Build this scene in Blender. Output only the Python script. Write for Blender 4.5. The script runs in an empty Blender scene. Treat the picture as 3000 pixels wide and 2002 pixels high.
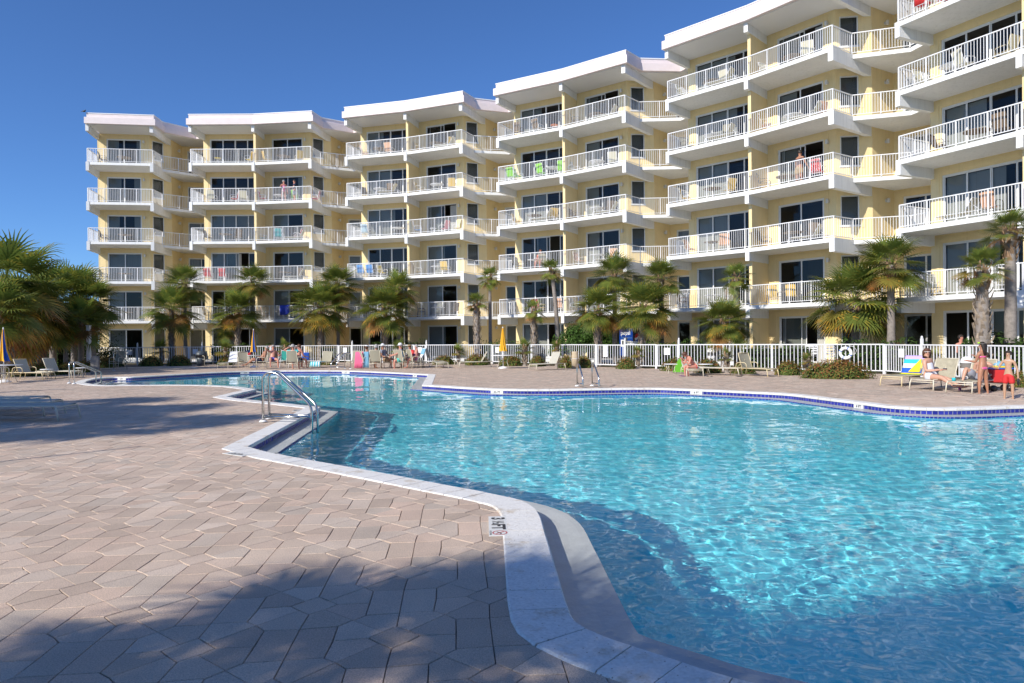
import bpy, bmesh, math, random
from mathutils import Vector, Matrix, noise
R = random.Random
sc = bpy.context.scene
COL = sc.collection
PI = math.pi
# ---------------------------------------------------------------- camera
CAMH, FPX, PITCH, ROLL = 1.55, 2010.48, -0.0041747, 0.0091417
def cam_axes():
    c, s = math.cos(PITCH), math.sin(PITCH)
    X = Vector((1, 0, 0)); Yf = Vector((0, c, s)); Zu = Vector((0, -s, c))
    cr, sr = math.cos(ROLL), math.sin(ROLL)
    return X*cr - Zu*sr, X*sr + Zu*cr, Yf
RIGHT, UP, FWD = cam_axes()
cd = bpy.data.cameras.new('camera'); cam = bpy.data.objects.new('camera', cd); COL.objects.link(cam)
cd.sensor_width = 36; cd.lens = 36*FPX/3000; cd.clip_start = 0.05; cd.clip_end = 3000
M3 = Matrix((RIGHT, UP, -FWD)).transposed().to_4x4()
M3.translation = Vector((0, 0, CAMH)); cam.matrix_world = M3
sc.camera = cam
def ray(u, v): return RIGHT*((u-1500)/FPX) + UP*(-(v-1001)/FPX) + FWD
def at(u, v, z=0.0):                      # where a sight line of the survey meets a level plane
    r = ray(u, v); t = (z-CAMH)/r.z
    return Vector((0, 0, CAMH)) + r*t
def atd(u, v, y):                         # ... or a given distance
    r = ray(u, v); return Vector((0, 0, CAMH)) + r*(y/r.y)
# ---------------------------------------------------------------- light
SUN_EL, SUN_AZ = math.radians(33), math.radians(225)
w = bpy.data.worlds.new("World"); sc.world = w; w.use_nodes = True
wn = w.node_tree.nodes; sky = wn.new('ShaderNodeTexSky'); sky.sky_type = 'NISHITA'; sky.sun_disc = False
sky.sun_elevation = SUN_EL; sky.sun_rotation = SUN_AZ
sky.air_density = 1.0; sky.dust_density = 0.6; sky.ozone_density = 6.0; sky.altitude = 1500
tint = wn.new('ShaderNodeVectorMath'); tint.operation = 'MULTIPLY'; tint.inputs[1].default_value = (.565, .725, .915)
w.node_tree.links.new(sky.outputs[0], tint.inputs[0]); w.node_tree.links.new(tint.outputs[0], wn['Background'].inputs[0]); wn['Background'].inputs[1].default_value = 0.142
sl = bpy.data.lights.new('sun', 'SUN'); sl.energy = 4.25; sl.angle = math.radians(0.53); sl.color = (1.0, .94, .84)
so = bpy.data.objects.new('sun', sl); COL.objects.link(so)
TRAV = Vector((math.cos(SUN_EL)*.7071, math.cos(SUN_EL)*.7071, -math.sin(SUN_EL)))
so.rotation_euler = TRAV.to_track_quat('-Z', 'Y').to_euler(); so.location = (-20, -20, 30)
sl.cycles.is_caustics_light = True
sc.view_settings.view_transform = 'Standard'; sc.view_settings.look = 'None'
sc.view_settings.exposure = 0.27; sc.view_settings.gamma = 1; sc.view_settings.use_curve_mapping = False
sc.cycles.max_bounces = 8; sc.cycles.transparent_max_bounces = 24; sc.cycles.transmission_bounces = 6
sc.cycles.glossy_bounces = 3; sc.cycles.diffuse_bounces = 3
# ---------------------------------------------------------------- helpers
def tag(o, label=None, cat=None, group=None, kind=None):
    if label: o['label'] = label
    if cat: o['category'] = cat
    if group: o['group'] = group
    if kind: o['kind'] = kind
    return o
def empty(name, loc=(0, 0, 0), rz=0, label=None, cat=None, group=None, scale=1):
    o = bpy.data.objects.new(name, None); COL.objects.link(o); o.empty_display_size = .2
    o.location = loc; o.rotation_euler = (0, 0, rz); o.scale = (scale,)*3
    return tag(o, label, cat, group)
class MB:
    def __init__(s): s.v = []; s.f = []; s.m = []; s.sm = []; s.col = None
    def add(s, vs, fs, m=0, sm=False):
        b = len(s.v); s.v += [tuple(x) for x in vs]
        for f in fs: s.f.append(tuple(b+i for i in f)); s.m.append(m); s.sm.append(sm)
    def box(s, c, d, rz=0, m=0):
        cx, cy, cz = c; a, b, h = d[0]/2, d[1]/2, d[2]/2
        co, si = math.cos(rz), math.sin(rz)
        vs = [(cx+x*co-y*si, cy+x*si+y*co, cz+z) for z in (-h, h) for x, y in ((-a, -b), (a, -b), (a, b), (-a, b))]
        s.add(vs, [(3, 2, 1, 0), (4, 5, 6, 7), (0, 1, 5, 4), (1, 2, 6, 5), (2, 3, 7, 6), (3, 0, 4, 7)], m)
    def bar(s, p, q, w, h, m=0, up=Vector((0, 0, 1))):
        p, q = Vector(p), Vector(q); d = (q-p).normalized(); x = d.cross(up)
        if x.length < 1e-4: x = d.cross(Vector((0, 1, 0)))
        x.normalize(); y = x.cross(d)
        vs = [e + x*a*w/2 + y*b*h/2 for e in (p, q) for a, b in ((-1, -1), (1, -1), (1, 1), (-1, 1))]
        s.add(vs, [(0, 1, 2, 3), (7, 6, 5, 4), (0, 4, 5, 1), (1, 5, 6, 2), (2, 6, 7, 3), (3, 7, 4, 0)], m)
    def tube(s, pts, r, seg=8, m=0, closed=False, cap=True):
        pts = [Vector(p) for p in pts]; n = len(pts)
        rs = r if isinstance(r, (list, tuple)) else [r]*n
        vs = []; prev = None
        for i, p in enumerate(pts):
            if closed: d = pts[(i+1) % n]-pts[i-1]
            else: d = pts[min(i+1, n-1)]-pts[max(i-1, 0)]
            d.normalize()
            if prev is None:
                x = d.cross(Vector((0, 0, 1)))
                if x.length < 1e-3: x = d.cross(Vector((0, 1, 0)))
            else: x = prev - d*prev.dot(d)
            x.normalize(); prev = x; y = d.cross(x)
            vs += [p + (x*math.cos(2*PI*k/seg) + y*math.sin(2*PI*k/seg))*rs[i] for k in range(seg)]
        fs = []
        for i in range(n if closed else n-1):
            j = (i+1) % n
            for k in range(seg): fs.append((i*seg+k, i*seg+(k+1) % seg, j*seg+(k+1) % seg, j*seg+k))
        if cap and not closed: fs += [tuple(range(seg))[::-1], tuple((n-1)*seg+k for k in range(seg))]
        s.add(vs, fs, m, True)
    def lathe(s, prof, c=(0, 0, 0), seg=20, m=0, sm=True, wob=None):
        vs = []
        for r, z in prof:
            for k in range(seg):
                a = 2*PI*k/seg; rr = r*(wob(a, z) if wob else 1)
                vs.append((c[0]+rr*math.cos(a), c[1]+rr*math.sin(a), c[2]+z))
        fs = [(i*seg+k, i*seg+(k+1) % seg, (i+1)*seg+(k+1) % seg, (i+1)*seg+k) for i in range(len(prof)-1) for k in range(seg)]
        s.add(vs, fs, m, sm)
    def prism(s, poly, z0, z1, m=0, bottom=True):
        n = len(poly); vs = [(p[0], p[1], z0) for p in poly]+[(p[0], p[1], z1) for p in poly]
        fs = [tuple(range(n, 2*n))]+([tuple(range(n))[::-1]] if bottom else [])
        fs += [(i, (i+1) % n, n+(i+1) % n, n+i) for i in range(n)]
        s.add(vs, fs, m)
    def quad(s, a, b, c, d, m=0): s.add([a, b, c, d], [(0, 1, 2, 3)], m)
    def ell(s, c, r, seg=12, rings=8, m=0, wob=0, seed=0):
        rn = R(seed); vs = []
        for i in range(rings+1):
            t = PI*i/rings
            for k in range(seg):
                a = 2*PI*k/seg; q = 1+wob*(rn.random()-.5)
                vs.append((c[0]+r[0]*q*math.sin(t)*math.cos(a), c[1]+r[1]*q*math.sin(t)*math.sin(a), c[2]+r[2]*q*math.cos(t)))
        s.add(vs, [(i*seg+k, (i+1)*seg+k, (i+1)*seg+(k+1) % seg, i*seg+(k+1) % seg) for i in range(rings) for k in range(seg)], m, True)
    def mesh(s, name, mats, cols=None):
        me = bpy.data.meshes.new(name); me.from_pydata(s.v, [], s.f)
        for m in (mats if isinstance(mats, (list, tuple)) else [mats]): me.materials.append(m)
        me.polygons.foreach_set('material_index', s.m); me.polygons.foreach_set('use_smooth', s.sm)
        if cols:                                    # one colour per face
            at_ = me.color_attributes.new('col', 'FLOAT_COLOR', 'CORNER'); buf = []
            for f, c in zip(s.f, cols): buf += [c[0], c[1], c[2], 1.0]*len(f)
            at_.data.foreach_set('color', buf)
        me.update(); return me
    def build(s, name, mats, parent=None, loc=None, rz=0, cols=None):
        o = bpy.data.objects.new(name, s.mesh(name, mats, cols)); COL.objects.link(o)
        if parent: o.parent = parent
        if loc is not None: o.location = loc
        if rz: o.rotation_euler[2] = rz
        return o
def bevel(o, w=.01, seg=2):
    b = o.modifiers.new('b', 'BEVEL'); b.width = w; b.segments = seg; b.limit_method = 'ANGLE'; return o
KIDS = {}
def copy_tree(o, parent=None):
    c = o.copy(); COL.objects.link(c)
    if parent: c.parent = parent
    for ch in o.children: copy_tree(ch, c)
    return c
def place(proto, used, loc, rz=0, label=None, cat=None, group=None, scale=None, name=None):
    o = copy_tree(proto) if used.get(proto.name) else proto
    used[proto.name] = 1
    o.location = loc; o.rotation_euler = (0, 0, rz)
    if scale: o.scale = (scale,)*3 if not isinstance(scale, tuple) else scale
    for k, v in (('label', label), ('category', cat), ('group', group)):
        if v: o[k] = v
    return o
USED = {}
# ---------------------------------------------------------------- materials
def mat(name, col, rough=.6, metal=0, spec=.5, vcol=False, nscale=0, namt=0, bump=0, bscale=30, det=3, sub=0, coat=0, alpha=None):
    m = bpy.data.materials.new(name); m.use_nodes = True; nt = m.node_tree; N = nt.nodes; L = nt.links
    b = N['Principled BSDF']; b.inputs['Roughness'].default_value = rough; b.inputs['Metallic'].default_value = metal
    b.inputs['Specular IOR Level'].default_value = spec
    b.inputs['Base Color'].default_value = (*col, 1)
    if sub: b.inputs['Subsurface Weight'].default_value = sub
    if coat: b.inputs['Coat Weight'].default_value = coat
    src = None
    if vcol:
        a = N.new('ShaderNodeVertexColor'); a.layer_name = 'col'; src = a.outputs[0]
    tc = None
    if namt or bump:
        tc = N.new('ShaderNodeTexCoord')
    if namt:
        t = N.new('ShaderNodeTexNoise'); t.inputs['Scale'].default_value = nscale; t.inputs['Detail'].default_value = det+3
        t.inputs['Roughness'].default_value = .65
        L.new(tc.outputs['Object'], t.inputs['Vector'])
        mr = N.new('ShaderNodeMapRange'); mr.inputs[1].default_value = .3; mr.inputs[2].default_value = .7
        mr.inputs[3].default_value = 1-namt; mr.inputs[4].default_value = 1+namt
        L.new(t.outputs[0], mr.inputs[0])
        mx = N.new('ShaderNodeVectorMath'); mx.operation = 'SCALE'
        if src: L.new(src, mx.inputs[0])
        else: mx.inputs[0].default_value = col
        L.new(mr.outputs[0], mx.inputs['Scale']); src = mx.outputs[0]
    if src: L.new(src, b.inputs['Base Color'])
    if bump:
        t2 = N.new('ShaderNodeTexNoise'); t2.inputs['Scale'].default_value = bscale; t2.inputs['Detail'].default_value = det
        L.new(tc.outputs['Object'], t2.inputs['Vector'])
        bp_ = N.new('ShaderNodeBump'); bp_.inputs['Strength'].default_value = bump; bp_.inputs['Distance'].default_value = .01
        L.new(t2.outputs[0], bp_.inputs['Height']); L.new(bp_.outputs[0], b.inputs['Normal'])
    return m
def streaks(m, amt):
    """faint rain streaks and grime with a shape of their own"""
    nt = m.node_tree; N = nt.nodes; L = nt.links; b = N['Principled BSDF']; old = b.inputs['Base Color'].links[0].from_socket
    tc = N.new('ShaderNodeTexCoord'); mp = N.new('ShaderNodeMapping'); mp.inputs['Scale'].default_value = (7, 7, .35)
    t = N.new('ShaderNodeTexNoise'); t.inputs['Scale'].default_value = 1.0; t.inputs['Detail'].default_value = 6; t.inputs['Roughness'].default_value = .7
    mr = N.new('ShaderNodeMapRange'); mr.inputs[1].default_value = .52; mr.inputs[2].default_value = .72; mr.inputs[3].default_value = 1; mr.inputs[4].default_value = 1-amt
    s = N.new('ShaderNodeVectorMath'); s.operation = 'SCALE'
    L.new(tc.outputs['Object'], mp.inputs[0]); L.new(mp.outputs[0], t.inputs['Vector']); L.new(t.outputs[0], mr.inputs[0]); L.new(old, s.inputs[0]); L.new(mr.outputs[0], s.inputs['Scale']); L.new(s.outputs[0], b.inputs['Base Color'])
M = {}
M['white'] = mat('white_paint', (.84, .84, .84), .45, namt=.03, nscale=3)
M['slab'] = mat('slab_paint', (.84, .84, .82), .6, namt=.04, nscale=1.2, bump=.15, bscale=60)
streaks(M['slab'], .16)
M['soffit'] = mat('soffit_paint', (.66, .64, .60), .7, namt=.03, nscale=1)
M['stucco'] = mat('yellow_stucco', (.86, .68, .36), .75, namt=.035, nscale=1.5, bump=.25, bscale=90)
streaks(M['stucco'], .08)
M['fascia'] = mat('pink_roof_metal', (.79, .69, .67), .5, namt=.05, nscale=2.5)
M['frame'] = mat('door_frame', (.76, .76, .74), .4)
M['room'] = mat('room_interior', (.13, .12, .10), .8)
M['blind'] = mat('blind_fabric', (.48, .47, .43), .7)
M['lamp'] = mat('lamp_housing', (.72, .70, .66), .4)
M['steel'] = mat('stainless_steel', (.62, .62, .60), .22, metal=1, namt=.06, nscale=20)
M['trim'] = mat('white_trim', (.82, .82, .82), .4)
def glass_mat():
    m = bpy.data.materials.new('window_glass'); m.use_nodes = True; nt = m.node_tree; N = nt.nodes; L = nt.links
    N.remove(N['Principled BSDF']); out = N['Material Output']
    tr = N.new('ShaderNodeBsdfTransparent'); tr.inputs[0].default_value = (.74, .76, .75, 1)
    gl = N.new('ShaderNodeBsdfGlossy'); gl.inputs['Roughness'].default_value = .015; gl.inputs[0].default_value = (.92, .92, .90, 1)
    fr = N.new('ShaderNodeFresnel'); fr.inputs[0].default_value = 1.40
    tc = N.new('ShaderNodeTexCoord'); nz = N.new('ShaderNodeTexNoise'); nz.inputs['Scale'].default_value = .7
    bm = N.new('ShaderNodeBump'); bm.inputs['Strength'].default_value = .25; bm.inputs['Distance'].default_value = .01
    L.new(tc.outputs['Object'], nz.inputs['Vector']); L.new(nz.outputs[0], bm.inputs['Height']); L.new(bm.outputs[0], gl.inputs['Normal'])
    mx = N.new('ShaderNodeMixShader'); L.new(fr.outputs[0], mx.inputs[0]); L.new(tr.outputs[0], mx.inputs[1]); L.new(gl.outputs[0], mx.inputs[2])
    L.new(mx.outputs[0], out.inputs[0]); return m
M['glass'] = glass_mat()
def text_mesh(body, size, font_bold=0.0):
    c = bpy.data.curves.new('txt', 'FONT'); c.body = body; c.size = size; c.align_x = 'CENTER'; c.align_y = 'CENTER'; c.offset = font_bold
    o = bpy.data.objects.new('txt', c); COL.objects.link(o)
    me = bpy.data.meshes.new_from_object(o.evaluated_get(bpy.context.evaluated_depsgraph_get()))
    bpy.data.objects.remove(o); return me
def text_obj(name, body, size, m, parent, loc, rot=(0, 0, 0), bold=0.0):
    me = text_mesh(body, size, bold); me.materials.clear(); me.materials.append(m)
    o = bpy.data.objects.new(name, me); COL.objects.link(o); o.parent = parent; o.location = loc; o.rotation_euler = rot
    return o
def C(r, g, b): return tuple(((x/255+.055)/1.055)**2.4 if x > 10 else x/255/12.92 for x in (r, g, b))
# ================================================================ BUILDING
BL = [(-36.463, 50.548, .2796), (-24.381, 52.396, .0141), (-12.191, 51.137, -.2647), (-.816, 46.701, -.5176), (9.060, 39.436, -.777), (16.972, 29.984, -1.1006)]
RZ = lambda k: 1.2353+3*k
ST = lambda k: .185+3*k
def LW(b, x, y, z=None):
    X, Y, t = BL[b]; c, s = math.cos(t), math.sin(t)
    p = (X+x*c-y*s, Y+x*s+y*c)
    return p if z is None else Vector((p[0], p[1], z))
def wallstrip(mb, b, p, q, z0, z1, holes, th=.14, m=0):
    """upright wall sheet from p to q (block coordinates) with openings and their reveals"""
    p, q = Vector(p), Vector(q); L = (q-p).length; d = (q-p)/L; nrm = Vector((-d.y, d.x))
    xs = sorted({0, L, *[h[0] for h in holes], *[h[1] for h in holes]})
    def P(s, z, back=0):
        v = p+d*s+nrm*back; return LW(b, v.x, v.y, z)
    for a, c in zip(xs, xs[1:]):
        cuts = [z0]
        hs = [h for h in holes if h[0] <= a+1e-6 and h[1] >= c-1e-6]
        if not hs: mb.quad(P(a, z0), P(c, z0), P(c, z1), P(a, z1), m)
        else:
            h = hs[0]
            if h[2] > z0+.001: mb.quad(P(a, z0), P(c, z0), P(c, h[2]), P(a, h[2]), m)
            if h[3] < z1-.001: mb.quad(P(a, h[3]), P(c, h[3]), P(c, z1), P(a, z1), m)
    for s0, s1, h0, h1 in holes:
        for A, B_ in (((s0, h0), (s0, h1)), ((s0, h1), (s1, h1)), ((s1, h1), (s1, h0)), ((s1, h0), (s0, h0))):
            mb.quad(P(*A), P(*B_), P(*B_, th), P(*A, th), m)
        # raised stucco band round the opening
        g, wd, pr = .12, .13, -.022
        for (a0, b0, a1, b1) in ((s0-g-wd, h0 if h0 < z0+.2 else h0-.1, s0-g, h1+g+wd), (s1+g, h0 if h0 < z0+.2 else h0-.1, s1+g+wd, h1+g+wd), (s0-g, h1+g, s1+g, h1+g+wd)):
            if a0 < .02 or a1 > L-.02 or b1 > z1: continue
            vs = [P(a0, b0, pr), P(a1, b0, pr), P(a1, b1, pr), P(a0, b1, pr), P(a0, b0, 0), P(a1, b0, 0), P(a1, b1, 0), P(a0, b1, 0)]
            mb.add(vs, [(0, 1, 2, 3), (0, 4, 5, 1), (1, 5, 6, 2), (2, 6, 7, 3), (3, 7, 4, 0)], m)
bld = empty('apartment_building', (-8, 52, 0), 0, 'pale yellow six-storey apartment building curving round the pool, with stepped white balconies', 'building')
def bpart(mb, name, mats, parent=None, cols=None):
    par = parent or bld
    o = mb.build(name, mats, None, cols=cols); o.parent = par
    o.matrix_parent_inverse = par_world(par).inverted(); return o
def par_world(p):
    m = Matrix.Identity(4)
    while p is not None:
        m = (p.matrix_parent_inverse @ Matrix.LocRotScale(p.location, p.rotation_euler, p.scale) if p.parent else Matrix.LocRotScale(p.location, p.rotation_euler, p.scale)) @ m
        p = p.parent
    return m
W1 = ((.05, 2.15), (4.70, 2.15)); W2 = ((4.84, 2.25), (8.60, 1.72)); W3 = ((8.60, 1.72), (10.0, 2.76)); W4 = ((10.0, 2.76), (10.5, 4.52)); W5 = ((10.5, 4.52), (13.75, 4.46))
DH = 2.42
floor_word = ['ground', 'second', 'third', 'fourth', 'fifth', 'top']
def door(b, wl, s0, s1, zf, panes, openp=-1, rn=None, blinds=.75):
    """sliding door set: frame mesh with panes and blinds below it"""
    p, q = Vector(wl[0]), Vector(wl[1]); L = (q-p).length; d = (q-p)/L; n = Vector((-d.y, d.x)); z1 = zf+DH
    def P(s, z, back): v = p+d*s+n*back; return LW(b, v.x, v.y, z)
    mb = MB(); fw = .055
    def bx(a, c, lo, hi, y0, y1):
        vs = [P(s, z, y) for z in (lo, hi) for s, y in ((a, y0), (c, y0), (c, y1), (a, y1))]
        mb.add(vs, [(3, 2, 1, 0), (4, 5, 6, 7), (0, 1, 5, 4), (1, 2, 6, 5), (2, 3, 7, 6), (3, 0, 4, 7)])
    bx(s0+.002, s0+fw, zf+.002, z1-.002, .03, .12); bx(s1-fw, s1-.002, zf+.002, z1-.002, .03, .12)
    bx(s0+fw, s1-fw, z1-fw, z1-.002, .03, .12); bx(s0+fw, s1-fw, zf+.002, zf+.04, .03, .12)
    n_ = panes; wd = (s1-s0-2*fw)/n_; gl = MB(); bl = MB()
    for i in range(n_):
        a = s0+fw+i*wd; c = a+wd; yy = .045 if i % 2 else .075
        if i == openp:
            a -= wd*.8; c -= wd*.8; yy = .1
        e = .045
        bx(a, a+e, zf+.04, z1-fw, yy, yy+.03); bx(c-e, c, zf+.04, z1-fw, yy, yy+.03)
        bx(a+e, c-e, zf+.04, zf+.12, yy, yy+.03); bx(a+e, c-e, z1-fw-.05, z1-fw, yy, yy+.03)
        gl.quad(P(a+e, zf+.12, yy+.015), P(c-e, zf+.12, yy+.015), P(c-e, z1-fw-.05, yy+.015), P(a+e, z1-fw-.05, yy+.015))
    fr = bpart(mb, 'sliding_door', M['frame'])
    bpart(gl, 'glass_pane', M['glass'], fr)
    # vertical blinds, partly drawn
    k = rn.random(); spans = []
    if k < blinds: spans = [(s0+.1, s0+(s1-s0)*rn.uniform(.3, .62))]
    if k < blinds*.35: spans.append((s1-(s1-s0)*rn.uniform(.15, .3), s1-.1))
    if k > .93: spans = [(s0+.1, s1-.1)]
    for a, c in spans:
        s = a; bl = MB()
        while s < c:
            g = rn.uniform(-.01, .01)
            bl.quad(P(s, zf+.04, .19+g), P(s+.075, zf+.04, .215+g), P(s+.075, z1-.1, .215+g), P(s, z1-.1, .19+g)); s += .083
        bpart(bl, 'blind', M['blind'], fr)
    return fr
def wall_lamp(b, wl, s, z):
    p, q = Vector(wl[0]), Vector(wl[1]); d = (q-p).normalized(); n = Vector((d.y, -d.x)); mb = MB()
    def P(s, z, out): v = p+d*s+n*out; return LW(b, v.x, v.y, z)
    def bx(a, c, lo, hi, y0, y1):
        vs = [P(s, z, y) for z in (lo, hi) for s, y in ((a, y0), (a, y1), (c, y1), (c, y0))]
        mb.add(vs, [(3, 2, 1, 0), (4, 5, 6, 7), (0, 1, 5, 4), (1, 2, 6, 5), (2, 3, 7, 6), (3, 0, 4, 7)])
    bx(s-.05, s+.05, z-.07, z+.07, .002, .03); bx(s-.02, s+.02, z-.02, z+.03, .03, .09); bx(s-.055, s+.055, z-.1, z+.11, .09, .2)
    bpart(mb, 'wall_lamp', M['lamp'])
def window(b, wl, s0, s1, z0, z1):
    p, q = Vector(wl[0]), Vector(wl[1]); d = (q-p).normalized(); n = Vector((-d.y, d.x)); mb = MB(); gl = MB()
    def P(s, z, back): v = p+d*s+n*back; return LW(b, v.x, v.y, z)
    def bx(a, c, lo, hi, y0, y1):
        vs = [P(s, z, y) for z in (lo, hi) for s, y in ((a, y0), (c, y0), (c, y1), (a, y1))]
        mb.add(vs, [(3, 2, 1, 0), (4, 5, 6, 7), (0, 1, 5, 4), (1, 2, 6, 5), (2, 3, 7, 6), (3, 0, 4, 7)])
    e = .06
    bx(s0+.002, s0+e, z0+.002, z1-.002, .02, .12); bx(s1-e, s1-.002, z0+.002, z1-.002, .02, .12); bx(s0+e, s1-e, z1-e, z1-.002, .02, .12)
    bx(s0-.03, s1+.03, z0-.05, z0+.05, -.05, .12)
    gl.quad(P(s0+e, z0+.05, .07), P(s1-e, z0+.05, .07), P(s1-e, z1-e, .07), P(s0+e, z1-e, .07))
    f = bpart(mb, 'window', M['frame']); bpart(gl, 'glass_pane', M['glass'], f)
    bl = MB(); z = z0+.06
    while z < z1-.08:
        bl.quad(P(s0+e, z, .15), P(s1-e, z, .15), P(s1-e, z+.035, .17), P(s0+e, z+.035, .17)); z += .045
    bpart(bl, 'blind', M['blind'], f)
def slab_outline(b, off=0):
    if b == 0: front = [(4.80, -.02)]
    else: front = [(-.06, -.02), (4.80, -.02)]
    o = front+[(9.36, -.70), (9.68, 1.0), (11.9, 2.12), (13.0, 1.40)]
    return o
def rail_run(mb, b, pts, zt, k):
    """aluminium railing along pts: posts, square pickets, top and bottom rail"""
    zb = zt-1.05
    for (x0, y0), (x1, y1) in zip(pts, pts[1:]):
        L = math.hypot(x1-x0, y1-y0); n = max(1, round(L/1.17)); seg = L/n
        P = lambda s, z: LW(b, x0+(x1-x0)*s/L, y0+(y1-y0)*s/L, z)
        mb.bar(P(0, zt-.02), P(L, zt-.02), .055, .04); mb.bar(P(0, zb+.09), P(L, zb+.09), .035, .03)
        for i in range(n+1):
            if i == 0 and (x0, y0) != pts[0]: continue
            mb.bar(P(i*seg, zb+.002), P(i*seg, zt-.04), .048, .048)
        for i in range(n):
            m_ = 9 if seg > 1 else max(2, round(seg/.125)-1)
            for j in range(1, m_+1): mb.bar(P((i+j/(m_+1))*seg, zb+.10), P((i+j/(m_+1))*seg, zt-.04), .018, .018)
rn = R(11)
OPEN = {(4, 2, 3): 1, (4, 2, 5): 1, (3, 2, 5): 1, (2, 2, 5): 1, (2, 2, 3): 1, (4, 2, 0): 1, (3, 1, 2): 2, (1, 1, 2): 2}
for b in range(6):
    first = b == 0
    wall = MB(); rooms = []
    for k in range(6):
        zf = ST(k); zc = ST(k+1)-.2
        if not first:
            wallstrip(wall, b, *W1, zf, zc, [(.5, 4.5, zf, zf+DH)])
            # divider between the two flats
            vs = [LW(b, x, y) for x, y in ((4.66, .32), (4.84, .30), (4.84, 2.3), (4.66, 2.3))]
            wall.prism(vs, zf, zc)
        else:
            wall.prism([LW(b, x, y) for x, y in ((4.80, 2.24), (4.90, 2.24), (5.6, 7.5), (5.5, 7.5))], zf, zc)
        wallstrip(wall, b, *W2, zf, zc, [(.62, 3.18, zf, zf+DH)] if b != 3 or k else [(.62, 3.18, zf, zf+DH)])
        wallstrip(wall, b, *W3, zf, zc, [(.22, 1.12, zf+.88, zf+2.42)])
        wallstrip(wall, b, *W4, zf, zc, [])
        wallstrip(wall, b, *W5, zf, zc, [(.42, 2.4, zf, zf+DH)])
        if not first:
            a = LW(b, .05, 2.15); c = LW(b, .6, 8)
            wall.quad((*c, zf), (*a, zf), (*a, zc), (*c, zc))
        # rooms behind the openings
        for wl, s0, s1 in ((W1, .4, 4.6), (W2, .5, 3.3), (W3, .1, 1.25), (W5, .3, 2.6)):
            if first and wl is W1: continue
            room = MB(); rooms.append(room); p, q = Vector(wl[0]), Vector(wl[1]); d = (q-p).normalized(); n = Vector((-d.y, d.x)); dp = 3.2 if wl is not W3 else 1.1
            P = lambda s, z, y: LW(b, (p+d*s+n*y).x, (p+d*s+n*y).y, z)
            s0_, s1_ = s0, s1
            room.quad(P(s0_, zf+.003, dp), P(s1_, zf+.003, dp), P(s1_, zc-.003, dp), P(s0_, zc-.003, dp))
            room.quad(P(s0_, zf+.003, .142), P(s0_, zf+.003, dp), P(s0_, zc-.003, dp), P(s0_, zc-.003, .142))
            room.quad(P(s1_, zf+.003, .142), P(s1_, zf+.003, dp), P(s1_, zc-.003, dp), P(s1_, zc-.003, .142))
            room.quad(P(s0_, zf+.003, .142), P(s1_, zf+.003, .142), P(s1_, zf+.003, dp), P(s0_, zf+.003, dp))
            room.quad(P(s0_, zc-.003, .142), P(s1_, zc-.003, .142), P(s1_, zc-.003, dp), P(s0_, zc-.003, dp))
        if not first: door(b, W1, .5, 4.5, zf, 4, OPEN.get((b, 1, k), -1), rn)
        if not (b == 3 and k == 0): door(b, W2, .62, 3.18, zf, 2, OPEN.get((b, 2, k), -1), rn, .8)
        if b < 5: door(b, W5, .42, 2.4, zf, 2, -1, rn, .4)
        if not (b == 5 and k > 3): window(b, W3, .22, 1.12, zf+.88, zf+2.42)
        wall_lamp(b, W2, 3.42, zf+2.2)
        if b < 5: wall_lamp(b, W4, 1.1, zf+2.2)
        # slab with beams and railing
        if k:
            sl_ = MB(); out = slab_outline(b)
            back = [(13.9, 5.2), (10.3, 5.2), (9.8, 3.0), (8.58, 1.9), (4.9, 2.5)] + ([] if first else [(.1, 2.5)])
            sl_.prism([LW(b, *p) for p in out+back], zf-.2, zf)
            s_o = bpart(sl_, 'balcony_slab', M['slab'])
            for (xa, xb_, ya, yb_, xs) in (((-.13, .09, -.06, 2.16, .12) if not first else (4.62, 4.84, -.06, 2.26, .1)), ((4.64, 4.86, -.08, 2.28, .0) if not first else None) or (9.13, 9.37, -.72, 2.82, .62), (9.13, 9.37, -.72, 2.82, .62))[: (3 if not first else 2)]:
                bm_ = MB(); bm_.prism([LW(b, *p) for p in ((xa, ya), (xb_, ya), (xb_+xs, yb_), (xa+xs, yb_))], zf-.66, zf+.006)
                bpart(bm_, 'beam', M['slab'], s_o)
            rl = MB()
            rail_run(rl, b, ([(0, 2.1), (0, 0)] if not first else [(4.8, 2.2)])+[(4.80, .01) if not first else (4.72, 0.01), (9.30, -.63), (9.64, .98), (11.88, 2.08), (12.7, 1.6)], RZ(k), k)
            if not first:       # low partition rail is the wall at the divider
                pass
            bpart(rl, 'railing', M['white'], s_o)
        else:
            sl_ = MB(); sl_.prism([LW(b, *p) for p in slab_outline(b)+[(13.9, 5.2), (10.3, 5.2), (4.9, 5.2)]+([] if first else [(.1, 5.2)])], 0.02, zf)
            bpart(sl_, 'patio_slab', M['slab'])
    wo = bpart(wall, 'wall', M['stucco'])
    for room in rooms: bpart(room, 'room', M['room'], wo)
    # roof: soffit beams, stepped pink fascia, white cap
    rf = MB(); x0 = 4.6 if first else -.2
    def off(lst): return [LW(b, *p) for p in lst]
    lo = [(x0, -.27), (4.85, -.30), (9.58, -.98), (9.93, .72), (11.95, 2.08), (13.2, 1.25), (14.5, 9), (x0+1.2, 9)]
    up = [(x0+.13, -.12), (4.86, -.14), (9.45, -.80), (9.78, .80), (11.85, 2.25), (13.2, 1.45), (14.4, 8.9), (x0+1.3, 8.9)]
    if first: lo.pop(1); up.pop(1)
    rf.prism(off(lo), 18.02, 18.49); rf.prism(off(up), 18.49, 18.80, bottom=False)
    ro = bpart(rf, 'roof', M['fascia'])
    cp = MB(); cap = [(x0+.10, -.15), (4.86, -.17), (9.48, -.83), (9.81, .78), (11.87, 2.21), (13.2, 1.41), (14.42, 8.95), (x0+1.27, 8.95)]
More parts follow.
